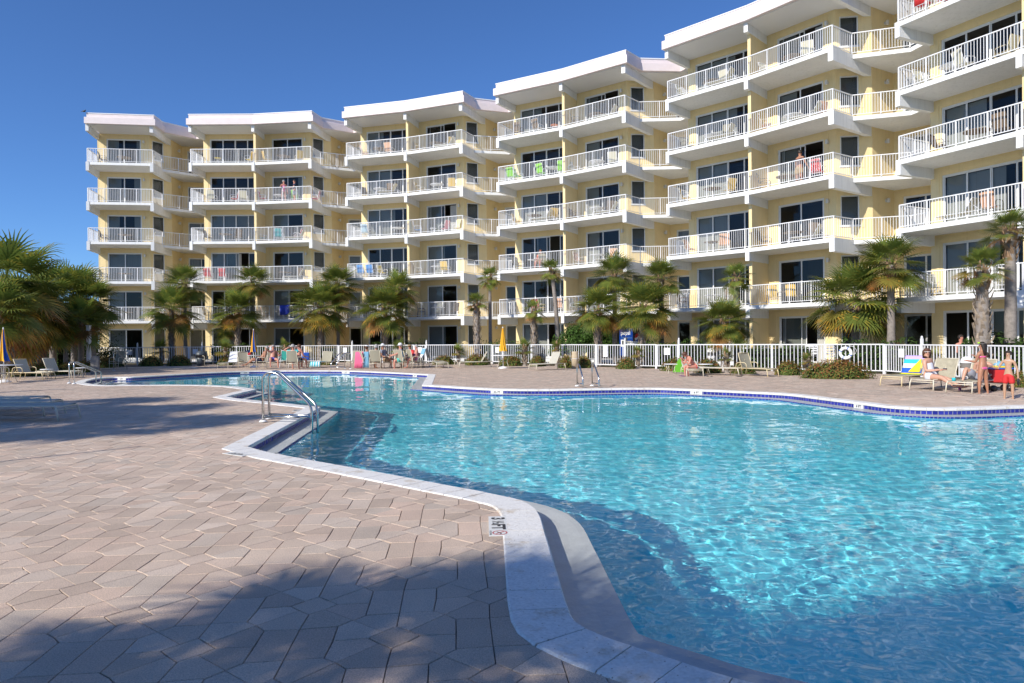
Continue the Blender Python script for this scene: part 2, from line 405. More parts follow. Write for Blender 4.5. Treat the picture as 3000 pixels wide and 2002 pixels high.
    if first: cap.pop(1)
    cp.prism(off(cap), 18.80, 18.86); bpart(cp, 'roof_cap', M['trim'], ro)
    sf = MB(); sof = [(x0+.12, -.06), (4.82, -.06), (9.4, -.74), (9.74, .96), (11.9, 2.2), (13.1, 1.5), (14, 8.5), (x0+1.4, 8.5)]
    if first: sof.pop(1)
    sf.prism(off(sof), 17.985, 18.02); bpart(sf, 'soffit', M['trim'], ro)
    for (xa, xb_, ya, yb_, xs) in (((-.13, .09, -.06, 2.16, .12) if not first else (4.62, 4.84, -.06, 2.26, .1)), (4.64, 4.86, -.06, 2.28, .0), (9.13, 9.37, -.72, 2.82, .62)):
        if first and xa == 4.64: continue
        bm_ = MB(); bm_.prism([LW(b, *p) for p in ((xa, ya), (xb_, ya), (xb_+xs, yb_), (xa+xs, yb_))], 17.52, 17.984)
        bpart(bm_, 'beam', M['slab'], ro)
# ================================================================ POOL, DECK AND GROUND
from mathutils.geometry import tessellate_polygon
def px(l, z=0): return [tuple(at(u, v, z)[:2]) for u, v in l]
segs = [   # inner edge of the coping, run by run; runs meet in corners
    px([(246, 1122.5), (262, 1114.5), (294.6, 1108.7), (334.8, 1106), (383.9, 1105.8), (498.7, 1099), (645.6, 1091.5), (741.3, 1088), (860, 1087), (969, 1087), (1033.9, 1088), (1150, 1093), (1255, 1098.5)]),
    px([(1255, 1098.5), (1237, 1129)]),
    px([(1237, 1129), (1300, 1133.1), (1364.8, 1137.2), (1458.5, 1141.7), (1600, 1143), (1791.3, 1140), (1925.2, 1139.3), (2000, 1141.7), (2127.7, 1146.8), (2297.9, 1155.3), (2340.4, 1159.6), (2425.5, 1170.2), (2531.9, 1183), (2595.7, 1191), (2680.9, 1197), (2766, 1199), (2893.6, 1196), (3000, 1192.5)]) + [(12.6, 14.6), (14.2, 13.2), (15.0, 10.5), (14.6, 6), (12.5, 2.5), (9, .9), (5.5, .9), (3.2, 1.7), (1.9, 2.55)] + px([(2100, 1979.7), (1952.6, 1931.7), (1760.7, 1868.3), (1683.9, 1828), (1660.8, 1787.7), (1626.3, 1676.4), (1595.6, 1568.9), (1568.7, 1497.9), (1526.5, 1471), (1442, 1449.9), (1300, 1423), (1050, 1375.9), (900, 1349), (804, 1331.5), (724.5, 1311)]),
    px([(724.5, 1311), (804, 1267.8), (875.5, 1230), (937.8, 1194.3)]),
    px([(937.8, 1194.3), (804.1, 1180), (702, 1169.8), (662.2, 1163)]),
    px([(662.2, 1163), (751, 1141.5)]),
    px([(751, 1141.5), (681.6, 1133), (600, 1129.3), (500, 1128.2), (400, 1129.0), (308, 1129.5), (246, 1122.5)]),
]
def catmull(p, step=.11):
    if len(p) < 3:
        a, b = Vector(p[0]), Vector(p[1]); n = max(1, math.ceil((b-a).length/step)); return [tuple(a.lerp(b, i/n)) for i in range(n)]
    P = [Vector(q) for q in p]; P = [P[0]*2-P[1]]+P+[P[-1]*2-P[-2]]; out = []
    for i in range(1, len(P)-2):
        a, b, c, d = P[i-1:i+3]; n = max(1, math.ceil((c-b).length/step)); ta, tb = (b-a).length**.5, (c-b).length**.5; tc_ = (d-c).length**.5
        m1 = (c-b) + tb*((b-a)/ta-(c-a)/(ta+tb)) if ta > 0 else (c-b); m2 = (c-b) + tb*((d-c)/tc_-(d-b)/(tb+tc_)) if tc_ > 0 else (c-b)
        for j in range(n):
            t = j/n; t2, t3 = t*t, t*t*t
            out.append(tuple(b*(2*t3-3*t2+1)+m1*(t3-2*t2+t)+c*(-2*t3+3*t2)+m2*(t3-t2)))
    return out
EDGE = []; CORN = set()
for sgm in segs: CORN.add(len(EDGE)); EDGE += catmull(sgm)
NE = len(EDGE)
EV = [Vector(p) for p in EDGE]
area = sum(EV[i].x*EV[(i+1) % NE].y-EV[(i+1) % NE].x*EV[i].y for i in range(NE))/2
SGN = 1 if area > 0 else -1          # + : counterclockwise, outside on the right
def inside(poly, x, y):
    c = False; j = len(poly)-1
    for i in range(len(poly)):
        xi, yi = poly[i]; xj, yj = poly[j]
        if (yi > y) != (yj > y) and x < (xj-xi)*(y-yi)/(yj-yi)+xi: c = not c
        j = i
    return c
def seg_dist(p, a, b):
    d = b-a; t = max(0, min(1, (p-a).dot(d)/max(1e-9, d.dot(d)))); q = a+d*t; return (p-q).length, q
def offset(d):
    """ring d metres outward (deck side) of the inner coping edge"""
    out = []
    for i in range(NE):
        a, b, c = EV[i-1], EV[i], EV[(i+1) % NE]
        n1 = Vector(((b-a).y, -(b-a).x)).normalized()*SGN; n2 = Vector(((c-b).y, -(c-b).x)).normalized()*SGN
        n = (n1+n2); n = n.normalized() if n.length > .05 else n1
        k = 1/max(.38, n.dot(n1)); out.append(b+n*d*k)
    corner_pts = {i: out[i] for i in range(NE)}
    res = []
    for i, p in enumerate(out):
        md = min(seg_dist(p, EV[j % NE], EV[(j+1) % NE])[0] for j in range(i-40, i+40))
        if md < abs(d)*.93:
            best = min((j % NE for j in range(i-40, i+41)), key=lambda j: ((EV[j]-EV[i]).length if j in CORN else 99))
            res.append(out[best] if best in CORN else p)
        else: res.append(p)
    return [tuple(q) for q in res]
OUT = offset(.33); MID = offset(.20); LIPI = offset(-.33); LIPO = offset(-.39)
def strip(mb, A, za, B_, zb, m=0, sm=False, flip=False):
    n = len(A); vs = [(x, y, za) for x, y in A]+[(x, y, zb) for x, y in B_]
    fs = [(i, (i+1) % n, n+(i+1) % n, n+i) for i in range(n)]
    if flip: fs = [f[::-1] for f in fs]
    mb.add(vs, fs, m, sm)
M['coping'] = None
def coping_mat():
    m = bpy.data.materials.new('coping_stone'); m.use_nodes = True; nt = m.node_tree; N = nt.nodes; L = nt.links; b = N['Principled BSDF']
    tc = N.new('ShaderNodeTexCoord')
    t1 = N.new('ShaderNodeTexNoise'); t1.inputs['Scale'].default_value = 3.2; t1.inputs['Detail'].default_value = 8; t1.inputs['Roughness'].default_value = .7
    t2 = N.new('ShaderNodeTexNoise'); t2.inputs['Scale'].default_value = 55; t2.inputs['Detail'].default_value = 3
    t3 = N.new('ShaderNodeTexVoronoi'); t3.inputs['Scale'].default_value = 24
    for t in (t1, t2, t3): L.new(tc.outputs['Object'], t.inputs['Vector'])
    r = N.new('ShaderNodeValToRGB'); r.color_ramp.elements[0].position = .34; r.color_ramp.elements[0].color = (.60, .52, .42, 1); r.color_ramp.elements[1].position = .46; r.color_ramp.elements[1].color = (.80, .78, .74, 1)
    L.new(t1.outputs[0], r.inputs[0])
    r3 = N.new('ShaderNodeValToRGB'); r3.color_ramp.elements[0].position = .06; r3.color_ramp.elements[0].color = (.45, .4, .35, 1); r3.color_ramp.elements[1].position = .14; r3.color_ramp.elements[1].color = (1, 1, 1, 1)
    L.new(t3.outputs['Distance'], r3.inputs[0])
    mr = N.new('ShaderNodeMapRange'); mr.inputs[1].default_value = .3; mr.inputs[2].default_value = .7; mr.inputs[3].default_value = .86; mr.inputs[4].default_value = 1.08; L.new(t2.outputs[0], mr.inputs[0])
    a = N.new('ShaderNodeVectorMath'); a.operation = 'MULTIPLY'; L.new(r.outputs[0], a.inputs[0]); L.new(r3.outputs[0], a.inputs[1])
    s = N.new('ShaderNodeVectorMath'); s.operation = 'SCALE'; L.new(a.outputs[0], s.inputs[0]); L.new(mr.outputs[0], s.inputs['Scale'])
    L.new(s.outputs[0], b.inputs['Base Color']); b.inputs['Roughness'].default_value = .75
    bp_ = N.new('ShaderNodeBump'); bp_.inputs['Strength'].default_value = .5; bp_.inputs['Distance'].default_value = .006; L.new(t2.outputs[0], bp_.inputs['Height']); L.new(bp_.outputs[0], b.inputs['Normal'])
    return m
M['coping'] = coping_mat()
M['mortar'] = mat('mortar', (.34, .28, .21), .9)
M['gutter'] = mat('gutter_plaster', (.46, .48, .47), .35, namt=.10, nscale=5, bump=.4, bscale=25)
M['plaster'] = mat('pool_plaster', (.13, .66, .77), .8, namt=.07, nscale=1.4)
def tile_mat():
    m = bpy.data.materials.new('blue_tile'); m.use_nodes = True; nt = m.node_tree; N = nt.nodes; L = nt.links; b = N['Principled BSDF']
    a = N.new('ShaderNodeVertexColor'); a.layer_name = 'col'; L.new(a.outputs[0], b.inputs['Base Color']); b.inputs['Roughness'].default_value = .12; return m
M['tile'] = tile_mat()
# coping stones with mortar joints
cop = MB(); mor = MB(); i = 0; rc = R(3)
PRO = offset(-.012)
while i < NE:
    n = 3; j = min(i+n, NE)
    if any(q in CORN for q in range(i+1, j)): j = [q for q in range(i+1, j) if q in CORN][0]
    ring = list(range(i, j+1)); g = .04; zt = .012+rc.uniform(-.002, .003)
    A = [Vector(PRO[q % NE]) for q in ring]; B_ = [Vector(OUT[q % NE]) for q in ring]
    A[0] = A[0].lerp(A[1], g); B_[0] = B_[0].lerp(B_[1], g); A[-1] = A[-1].lerp(A[-2], g); B_[-1] = B_[-1].lerp(B_[-2], g)
    n_ = len(ring); e = .012
    A2 = [a.lerp(b, e/.34) for a, b in zip(A, B_)]; B2 = [b.lerp(a, e/.34) for a, b in zip(A, B_)]
    vs = [(*p, -.035) for p in A]+[(*p, zt-.012) for p in A]+[(*p, zt) for p in A2]+[(*p, zt) for p in B2]+[(*p, zt-.01) for p in B_]+[(*p, -.035) for p in B_]
    fs = [(r*n_+k, r*n_+k+1, (r+1)*n_+k+1, (r+1)*n_+k) for r in range(5) for k in range(n_-1)]
    fs += [tuple(r*n_ for r in range(6)), tuple(r*n_+n_-1 for r in range(6))[::-1]]
    if SGN > 0: fs = [f[::-1] for f in fs]
    cop.add(vs, fs); i = j
tag(cop.build('pool_coping', M['coping']), kind='structure')
strip(mor, offset(-.004), .004, offset(.322), .004); strip(mor, offset(-.004), .004, offset(-.004), -.036)
tag(mor.build('coping_mortar', M['mortar']), kind='structure')
# tile band, gutter, lip, walls
def tiles(name, ring, z0, z1, step=.082, gap=.011, seed=1):
    mb = MB(); cols = []; rt = R(seed); P = [Vector(p) for p in ring]; n = len(P)
    strip(mb, ring, z1, ring, z0); cols += [(.42, .42, .44)]*n
    off_ = .004
    for i in range(n):
        a, b = P[i], P[(i+1) % n]; L = (b-a).length
        if L < .03: continue
        k = max(1, round(L/step)); d = (b-a)/L; nn = Vector((d.y, -d.x))*SGN*-1*off_
        for j in range(k):
            s0 = L*j/k+gap/2; s1 = L*(j+1)/k-gap/2; u, v = a+d*s0+nn, a+d*s1+nn
            mb.quad((*u, z0+gap/2), (*v, z0+gap/2), (*v, z1-gap/2), (*u, z1-gap/2))
            t = rt.random(); cols.append((.016+.02*t, .020+.025*t, .21+.15*t))
    return mb.build(name, M['tile'], cols=cols)
to = tiles('tile_band', offset(.004), -.122, -.040); tag(to, kind='structure')
gt = MB()
strip(gt, offset(.004), -.130, offset(-.10), -.134, sm=True); strip(gt, offset(-.10), -.134, offset(-.22), -.130, sm=True); strip(gt, offset(-.22), -.130, LIPI, -.118, sm=True)
strip(gt, offset(.0045), -.126, offset(.0045), -.132)
strip(gt, LIPI, -.118, LIPO, -.116, sm=True)
tag(gt.build('pool_gutter', M['gutter']), kind='structure')
t2_ = tiles('waterline_tile', LIPO, -.21, -.117, seed=5); tag(t2_, kind='structure')
bs = MB(); strip(bs, LIPO, -.21, offset(-.40), -1.25)
bs.quad((-40, -3, -1.25), (22, -3, -1.25), (22, 48, -1.25), (-40, 48, -1.25))
bo = tag(bs.build('pool_basin', M['plaster']), kind='structure')
# water
def water_mat():
    m = bpy.data.materials.new('water'); m.use_nodes = True; b = m.node_tree.nodes['Principled BSDF']
    b.inputs['Base Color'].default_value = (.97, 1, 1, 1); b.inputs['Roughness'].default_value = 0; b.inputs['IOR'].default_value = 1.22; b.inputs['Transmission Weight'].default_value = 1
    return m
M['water'] = water_mat()
def wave(x, y):
    s = 0
    v = Vector((x*.5+y*.12, y*.62-x*.1, 1.3)); s += .017*noise.noise(v*1.1)
    v = Vector((x*.9+.35*y, y*1.0-.25*x, 4.7)); s += .0045*noise.noise(v*2.2)
    s += .0040*noise.noise(Vector((x*.8-.3*y, y*1.15, 9.1))*5.5)+.0032*noise.noise(Vector((x*.8+.2*y, y*1.1, 2.2))*10)
    s += .0022*noise.noise(Vector((x, y, 5.5))*16)
    return s
wm = MB(); NX, NY = 460, 470; vs = []
for j in range(NY):
    y = 1.6*(41/1.6)**(j/(NY-1)); xa, xb_ = max(-.80*y-1.5, -22), min(.80*y+4, 15.6)
    for i in range(NX):
        x = xa+(xb_-xa)*i/(NX-1); vs.append((x, y, -.144+wave(x, y)*(1 if y < 22 else .7)))
wm.add(vs, [(j*NX+i, j*NX+i+1, (j+1)*NX+i+1, (j+1)*NX+i) for j in range(NY-1) for i in range(NX-1)], 0, True)
wo = tag(wm.build('water', M['water']), kind='structure')
wo.cycles.is_caustics_caster = True; bo.cycles.is_caustics_receiver = True; t2_.cycles.is_caustics_receiver = True
# spa pool behind
SPA = px([(287, 1086), (360, 1085.5), (430, 1084.5), (520, 1082.5), (573, 1079), (560, 1077), (500, 1076.3), (430, 1076.5), (360, 1078.5), (300, 1081)])
sp = MB(); cx = sum(p[0] for p in SPA)/len(SPA); cy = sum(p[1] for p in SPA)/len(SPA)
SPO = [(cx+(x-cx)*1.07, cy+(y-cy)*1.10) for x, y in SPA]
strip(sp, SPA, .012, SPO, .012, flip=True); strip(sp, SPA, .012, SPA, -.05)
tag(sp.build('spa_coping', M['coping']), kind='structure')
M['navy'] = mat('navy_tile', (.015, .02, .16), .2, namt=.3, nscale=6)
sb = MB(); strip(sb, SPA, -.05, SPA, -.75); sb.prism(SPA, -.8, -.75, bottom=False)
tag(sb.build('spa_basin', M['navy']), kind='structure')
M['spawater'] = mat('spa_water', (.05, .10, .16), .05, spec=.6)
sw = MB(); sw.add([(x, y, -.3) for x, y in SPA], [tuple(range(len(SPA)))]); tag(sw.build('spa_water', M['spawater']), kind='structure')
# pavers: interlocking irregular stones on a repeating grid
O_, L1, L2 = Vector((-.6361, 3.5846)), Vector((-.0725, .9995)), Vector((.4716, .5631))
PV = dict(a=(-.122, -.022), b=(0, .122), c=(.139, .004), d=(.018, -.145), e=(.076, .058), f=(.086, -.075), g=(-.065, .052), h=(-.056, -.085), i=(-.016, .302), j=(-.046, .657),
          s=(-.258, .205), t=(-.201, .276), u=(-.232, .646), v=(-.299, .709), w=(-.321, .126), x=(-.302, -.049), y=(-.297, -.241), q=(.328, .016))
PV = {k: Vector(v_) for k, v_ in PV.items()}
Z0 = Vector((0, 0)); D12 = L2-L1
PP = [[('a', Z0), ('g', Z0), ('b', Z0), ('e', Z0), ('c', Z0), ('f', Z0), ('d', Z0), ('h', Z0)],
      [('d', L1), ('f', L1), ('s', L2), ('w', L2), ('j', Z0)], [('j', Z0), ('w', L2), ('x', L2), ('y', L2), ('i', Z0)],
      [('i', Z0), ('y', L2), ('v', D12), ('e', Z0), ('b', Z0)], [('e', Z0), ('v', D12), ('u', D12), ('q', Z0), ('c', Z0)],
      [('c', Z0), ('q', Z0), ('t', D12), ('s', D12), ('f', Z0)], [('b', Z0), ('i', Z0), ('t', Z0), ('s', Z0), ('g', Z0)],
      [('i', Z0), ('j', Z0), ('u', Z0), ('q', -D12), ('t', Z0)], [('j', Z0), ('d', L1), ('h', L1), ('v', Z0), ('u', Z0)],
      [('s', Z0), ('g', Z0), ('a', Z0), ('x', Z0), ('w', Z0)], [('a', Z0), ('h', Z0), ('v', -L1), ('y', Z0), ('x', Z0)]]
PP = [[PV[k]+o for k, o in p] for p in PP]
FENCE = [(-28.3, 47.0), (-26.55, 46.6), (-22.3, 47.3), (-12.12, 47.9), (-1.22, 42.64), (4.48, 36.51), (7.14, 33.96), (14.86, 27.4), (15.4, 20.5), (15.9, 12.0), (16.5, 4)]
DECK = [(-46, -7), (-46, 40), (-34, 46)]+FENCE+[(17, -7)]
MIDV = [Vector(p) for p in MID]; GRID = {}
for i in range(NE):
    m_ = (MIDV[i]+MIDV[(i+1) % NE])/2; GRID.setdefault((int(m_.x//1), int(m_.y//1)), []).append(i)
pmin = Vector((min(p[0] for p in MID), min(p[1] for p in MID))); pmax = Vector((max(p[0] for p in MID), max(p[1] for p in MID)))
PAL = [tuple(min(.9, q*f_) for q, f_ in zip([.55*c_[i]+.45*(.50, .395, .335)[i] for i in range(3)], (1.18, 1.17, 1.09))) for c_ in [(.50, .395, .335), (.47, .36, .30), (.53, .44, .385), (.455, .345, .285), (.44, .375, .33), (.51, .405, .34), (.40, .31, .255), (.485, .385, .32), (.52, .38, .31)]]
rp = R(7); pv = MB(); pcol = []
def near_mid(p):
    best = (9, None); gx, gy = int(p.x//1), int(p.y//1)
    for ax in (-1, 0, 1):
        for ay in (-1, 0, 1):
            for i in GRID.get((gx+ax, gy+ay), ()):
                r_ = seg_dist(p, MIDV[i], MIDV[(i+1) % NE])
                if r_[0] < best[0]: best = r_
    return best
rows = {}
for ii in range(-12, 62):
    for jj in range(-100, 46):
        base = O_+L1*ii+L2*jj
        if not (-46 < base.x < 17 and -5 < base.y < 49): continue
        if base.x < -.8*base.y-6 or base.x > .8*base.y+5: continue
        if not inside(DECK, base.x, base.y): continue
        inbox = pmin.x-2 < base.x < pmax.x+2 and pmin.y-2 < base.y < pmax.y+2
        for pi, poly in enumerate(PP):
            c0 = rp.choice(PAL); k = rp.uniform(.9, 1.08); col = tuple(x*k for x in c0)
            P = [base+q for q in poly]; cen = sum(P, Vector((0, 0)))/len(P)
            if inbox:
                ins = [inside(MID, *q) for q in P]
                if all(ins): continue
                if any(ins):
                    Q = []
                    for q, f_ in zip(P, ins): Q.append(near_mid(q)[1] or q if f_ else q)
                    P = Q; cen = sum(P, Vector((0, 0)))/len(P)
            near = base.y < 17 and base.x > -13
            zz = rp.uniform(-.0018, .0018)
            if near:
                o1 = [q.lerp(cen, .0035/max(.05, (q-cen).length)) for q in P]; o2 = [q.lerp(cen, .0065/max(.05, (q-cen).length)) for q in P]
                n = len(P); vs = [(*q, -.02) for q in o1]+[(*q, zz-.004) for q in o1]+[(*q, zz) for q in o2]
                fs = [tuple(range(2*n, 3*n))]+[(r_*n+i, r_*n+(i+1) % n, (r_+1)*n+(i+1) % n, (r_+1)*n+i) for r_ in (0, 1) for i in range(n)]
                ar = sum(P[i].x*P[(i+1) % n].y-P[(i+1) % n].x*P[i].y for i in range(n))
                if ar < 0: fs = [f[::-1] for f in fs]
                pv.add(vs, fs); pcol += [col]*len(fs)
            else:
                o2 = [q.lerp(cen, .006/max(.05, (q-cen).length)) for q in P]; n = len(P)
                ar = sum(P[i].x*P[(i+1) % n].y-P[(i+1) % n].x*P[i].y for i in range(n)); f = tuple(range(n)); f = f if ar > 0 else f[::-1]
                pv.add([(*q, zz) for q in o2], [f]); pcol.append(col)
def paver_mat():
    m = mat('paver_concrete', (.5, .4, .34), .82, vcol=True, namt=.13, nscale=1.3, bump=.55, bscale=160, det=4)
    nt = m.node_tree; N = nt.nodes; L = nt.links; b = N['Principled BSDF']; old = b.inputs['Base Color'].links[0].from_socket
    tc = N.new('ShaderNodeTexCoord'); t = N.new('ShaderNodeTexNoise'); t.inputs['Scale'].default_value = 130; t.inputs['Detail'].default_value = 2; L.new(tc.outputs['Object'], t.inputs['Vector'])
    mr = N.new('ShaderNodeMapRange'); mr.inputs[1].default_value = .35; mr.inputs[2].default_value = .65; mr.inputs[3].default_value = .82; mr.inputs[4].default_value = 1.22; L.new(t.outputs[0], mr.inputs[0])
    s = N.new('ShaderNodeVectorMath'); s.operation = 'SCALE'; L.new(old, s.inputs[0]); L.new(mr.outputs[0], s.inputs['Scale']); L.new(s.outputs[0], b.inputs['Base Color']); return m
M['paver'] = paver_mat()
tag(pv.build('pool_deck', M['paver'], cols=pcol), kind='structure')
M['joint'] = mat('joint_sand', (.24, .19, .15), .95)
M['mulch'] = mat('mulch_and_grass', (.13, .11, .06), .95, namt=.5, nscale=4, bump=1, bscale=25)
M['lawn'] = mat('lawn', (.10, .13, .05), .95, namt=.4, nscale=.6, bump=1, bscale=40)
def holed(name, outer, hole, z, m, rev=False):
    o3 = [Vector((x, y, 0)) for x, y in outer]; h3 = [Vector((x, y, 0)) for x, y in hole]
    tri = tessellate_polygon([o3, h3]); mb = MB(); al = o3+h3
    for t in tri:
        a, b, c = (al[q] for q in t)
        if (b-a).cross(c-a).z < 0: t = t[::-1]
        mb.add([(al[q].x, al[q].y, z) for q in t], [(0, 1, 2)])
    return tag(mb.build(name, m), kind='structure')
holed('paver_bed', [(-46, -60), (60, -60), (60, 120), (-80, 120), (-80, -60)], MID, -.012, M['joint'])
holed('ground', [(-1500, -1500), (1500, -1500), (1500, 1500), (-1500, 1500)], [(-79, -59), (59, -59), (59, 119), (-79, 119)], -.05, M['lawn'])
gb = MB(); F_ = [(-60, 42), (-34, 46.2)]+[(x, y+.06) for x, y in FENCE[:8]]+[(15.5, 20.5), (16.0, 12), (17, -6), (40, -6), (40, 90), (-60, 90)]
gb.add([(x, y, .012) for x, y in F_], [tuple(range(len(F_)))]); tag(gb.build('planting_bed', M['mulch']), kind='structure')
# ================================================================ PLANTS
M['frond'] = mat('palm_frond', (.1, .14, .04), .42, vcol=True, spec=.45)
M['trunk'] = mat('palm_trunk', (.30, .25, .21), .9, vcol=True, namt=.25, nscale=9, bump=.6, bscale=40)
M['leaf'] = mat('shrub_leaf', (.1, .14, .04), .7, vcol=True, spec=.25)
for k_ in ('frond', 'leaf'):      # thin leaves let a little light through
    nt_ = M[k_].node_tree; b_ = nt_.nodes['Principled BSDF']; out_ = nt_.nodes['Material Output']
    tl = nt_.nodes.new('ShaderNodeBsdfTranslucent'); mx_ = nt_.nodes.new('ShaderNodeMixShader'); mx_.inputs[0].default_value = .33
    vc = nt_.nodes.new('ShaderNodeVertexColor'); vc.layer_name = 'col'; nt_.links.new(vc.outputs[0], tl.inputs[0])
    nt_.links.new(b_.outputs[0], mx_.inputs[1]); nt_.links.new(tl.outputs[0], mx_.inputs[2]); nt_.links.new(mx_.outputs[0], out_.inputs[0])
def fan_leaf(mb, cols, base, az, el, plen, fr, rl, hue, nseg=24, lod=3):
    """one costapalmate leaf: petiole, then a folded fan of drooping segments"""
    ca, sa = math.cos(az), math.sin(az)
    H = Vector((ca, sa, 0)); Z = Vector((0, 0, 1)); S = Vector((-sa, ca, 0))
    p = Vector(base); pts = [p.copy()]; e = el; n = 5
    for i in range(n):
        p = p+(H*math.cos(e)+Z*math.sin(e))*plen/n; e -= .10+.05*(1-abs(el)); pts.append(p.copy())
    x0, _ = mb.v.__len__(), 0
    d0 = (H*math.cos(e)+Z*math.sin(e)).normalized(); up = S.cross(d0)*-1
    if up.z < 0: up = -up
    for a, b in zip(pts, pts[1:]):
        mb.add([a-S*.013, a+S*.013, b+S*.010, b-S*.010], [(0, 1, 2, 3)]); cols.append((hue[0]*1.2, hue[1]*1.15, hue[2]*1.1))
    droop = rl.uniform(.5, .95); twist = rl.uniform(-.35, .35)
    S2 = (S*math.cos(twist)+up*math.sin(twist)); U2 = S2.cross(d0)*-1
    if U2.dot(up) < 0: U2 = -U2
    for i in range(nseg):
        t = (i+.5)/nseg*2-1; an = t*2.15
        rib = Vector(p)+d0*(.18*fr*(1-abs(t)**1.5))          # segments leave along a short midrib
        dr = d0*math.cos(an)+S2*math.sin(an)
        dr = (dr+U2*.28*(1-abs(t))).normalized()
        wd = dr.cross(U2).normalized()
        ln = fr*(1-.30*abs(t)**2)*rl.uniform(.9, 1.08); w0 = .030*fr/.8
        a = rib; dd = dr.copy(); prev = [a-wd*.006, a+wd*.006]; fold = U2*(.012 if i % 2 else -.012)
        k = rl.uniform(.8, 1.2); cc = (hue[0]*k, hue[1]*k, hue[2]*k)
        ws = (w0, w0*.95, w0*.6, .003) if lod > 2 else (w0*1.1, w0*.7, .004)
        dv = len(ws)
        for q, w_ in enumerate(ws):
            f_ = (q+1)/dv
            a = a+dd*ln/dv; dd = (dd+Vector((0, 0, -1))*droop*.50*f_*f_*2.0).normalized()
            cur = [a-wd*w_+fold*(1-f_), a+wd*w_+fold*(1-f_)]
            mb.add([prev[0], prev[1], cur[1], cur[0]], [(0, 1, 2, 3)])
            tip = f_ > .7 and rl.random() < .4
            cols.append((cc[0]*1.7, cc[1]*1.25, cc[2]) if tip else cc); prev = cur
def palm_crown_mesh(seed, n=30, fr=.78, pl=.95, droopy=.0, old=.25, lod=3, upright=0):
    rl = R(seed); mb = MB(); cols = []
    for i in range(n):
        f_ = i/(n-1); el = 1.45-f_*(1.85+droopy-upright)+rl.uniform(-.12, .12); az = i*2.39996+rl.uniform(-.2, .2)
        g = rl.uniform(.8, 1.2); hue = (.165*g, .205*g, .04*g)
        if f_ < .25: hue = (.19*g, .25*g, .05*g)
        if f_ > 1-old and rl.random() < .55: hue = rl.choice([(.30*g, .22*g, .035*g), (.24*g, .20*g, .04*g), (.24*g, .13*g, .04*g)])
        fan_leaf(mb, cols, (0.05*math.cos(az), .05*math.sin(az), rl.uniform(-.12, .12)-f_*.22), az, el, pl*rl.uniform(.8, 1.12)*(.75+.35*f_), fr*rl.uniform(.88, 1.1), rl, hue, lod=lod)
    return mb.mesh('palm_crown', M['frond'], cols)
def trunk_mesh(seed, h, r=.15, booted=1.0, lean=(0, 0), rough=True):
    """tapered trunk; the upper part keeps its criss-cross leaf bases"""
    rl = R(seed); mb = MB(); cols = []; n = max(8, int(h/.22)); seg = 12; vs = []
    def ax(z): t = z/h; return Vector((lean[0]*t*t, lean[1]*t*t, z))
    for i in range(n+1):
        z = h*i/n; rr = r*(1.18-.35*(z/h))*(1+rl.uniform(-.05, .05))+(.06 if i == 0 else 0)
        for k in range(seg):
            a = 2*PI*k/seg; vs.append(ax(z)+Vector((math.cos(a), math.sin(a), 0))*rr*(1+rl.uniform(-.04, .04)))
    fs = [(i*seg+k, i*seg+(k+1) % seg, (i+1)*seg+(k+1) % seg, (i+1)*seg+k) for i in range(n) for k in range(seg)]
    mb.add(vs, fs, 0, True); cols += [(.27, .235, .205)]*len(fs)
    z = h*(1-booted)+.1; j = 0
    while z < h+.05:
        for q in range(3):
            a = j*1.2+q*2.094+rl.uniform(-.15, .15); c = ax(min(z, h)); o = Vector((math.cos(a), math.sin(a), 0)); s = Vector((-math.sin(a), math.cos(a), 0))
            rr = r*(1.18-.35*(z/h))*.95; L = rl.uniform(.2, .34); ou = rl.uniform(.07, .13); sw = rl.choice((-1, 1))*.06
            b0 = c+o*rr; t0 = b0+Vector((0, 0, L))+o*ou+s*sw; m0 = b0+Vector((0, 0, L*.5))+o*ou*.75+s*sw*.4
            g = rl.uniform(.75, 1.25); top_ = z/h > .8; cc = (.34*g, .27*g, .20*g) if not top_ else (.30*g, .19*g, .11*g)
            vs = [b0-s*.075, b0+s*.075, m0+s*.05, m0-s*.05, t0+s*.022, t0-s*.022, b0-o*.04, m0-o*.03, t0-o*.02]
            mb.add(vs, [(0, 1, 2, 3), (3, 2, 4, 5), (1, 6, 7, 2), (2, 7, 8, 4), (0, 3, 7, 6), (3, 5, 8, 7), (5, 4, 8)]); cols += [cc]*7
        z += .115; j += 1
    return mb.mesh('palm_trunk', M['trunk'], cols)
CROWNS = {'a': palm_crown_mesh(1, 42, pl=.84), 'b': palm_crown_mesh(2, 38, pl=.84, old=.25), 'c': palm_crown_mesh(3, 27, fr=.72, pl=.8, old=.15, upright=.35), 'd': palm_crown_mesh(4, 22, fr=.66, pl=.7, old=.1, droopy=.25),
          'e': palm_crown_mesh(5, 16, fr=.42, pl=.34, old=.1, upright=.5), 'g': palm_crown_mesh(7, 62, fr=.85, pl=1.0, old=.55, droopy=.75), 'f': palm_crown_mesh(6, 50, fr=.82, pl=.9, old=.3, droopy=.05)}
def obj(name, me, parent=None, loc=(0, 0, 0), rz=0, s=1):
    o = bpy.data.objects.new(name, me); COL.objects.link(o); o.parent = parent; o.location = loc; o.rotation_euler[2] = rz
    o.scale = (s,)*3 if not isinstance(s, tuple) else s; return o
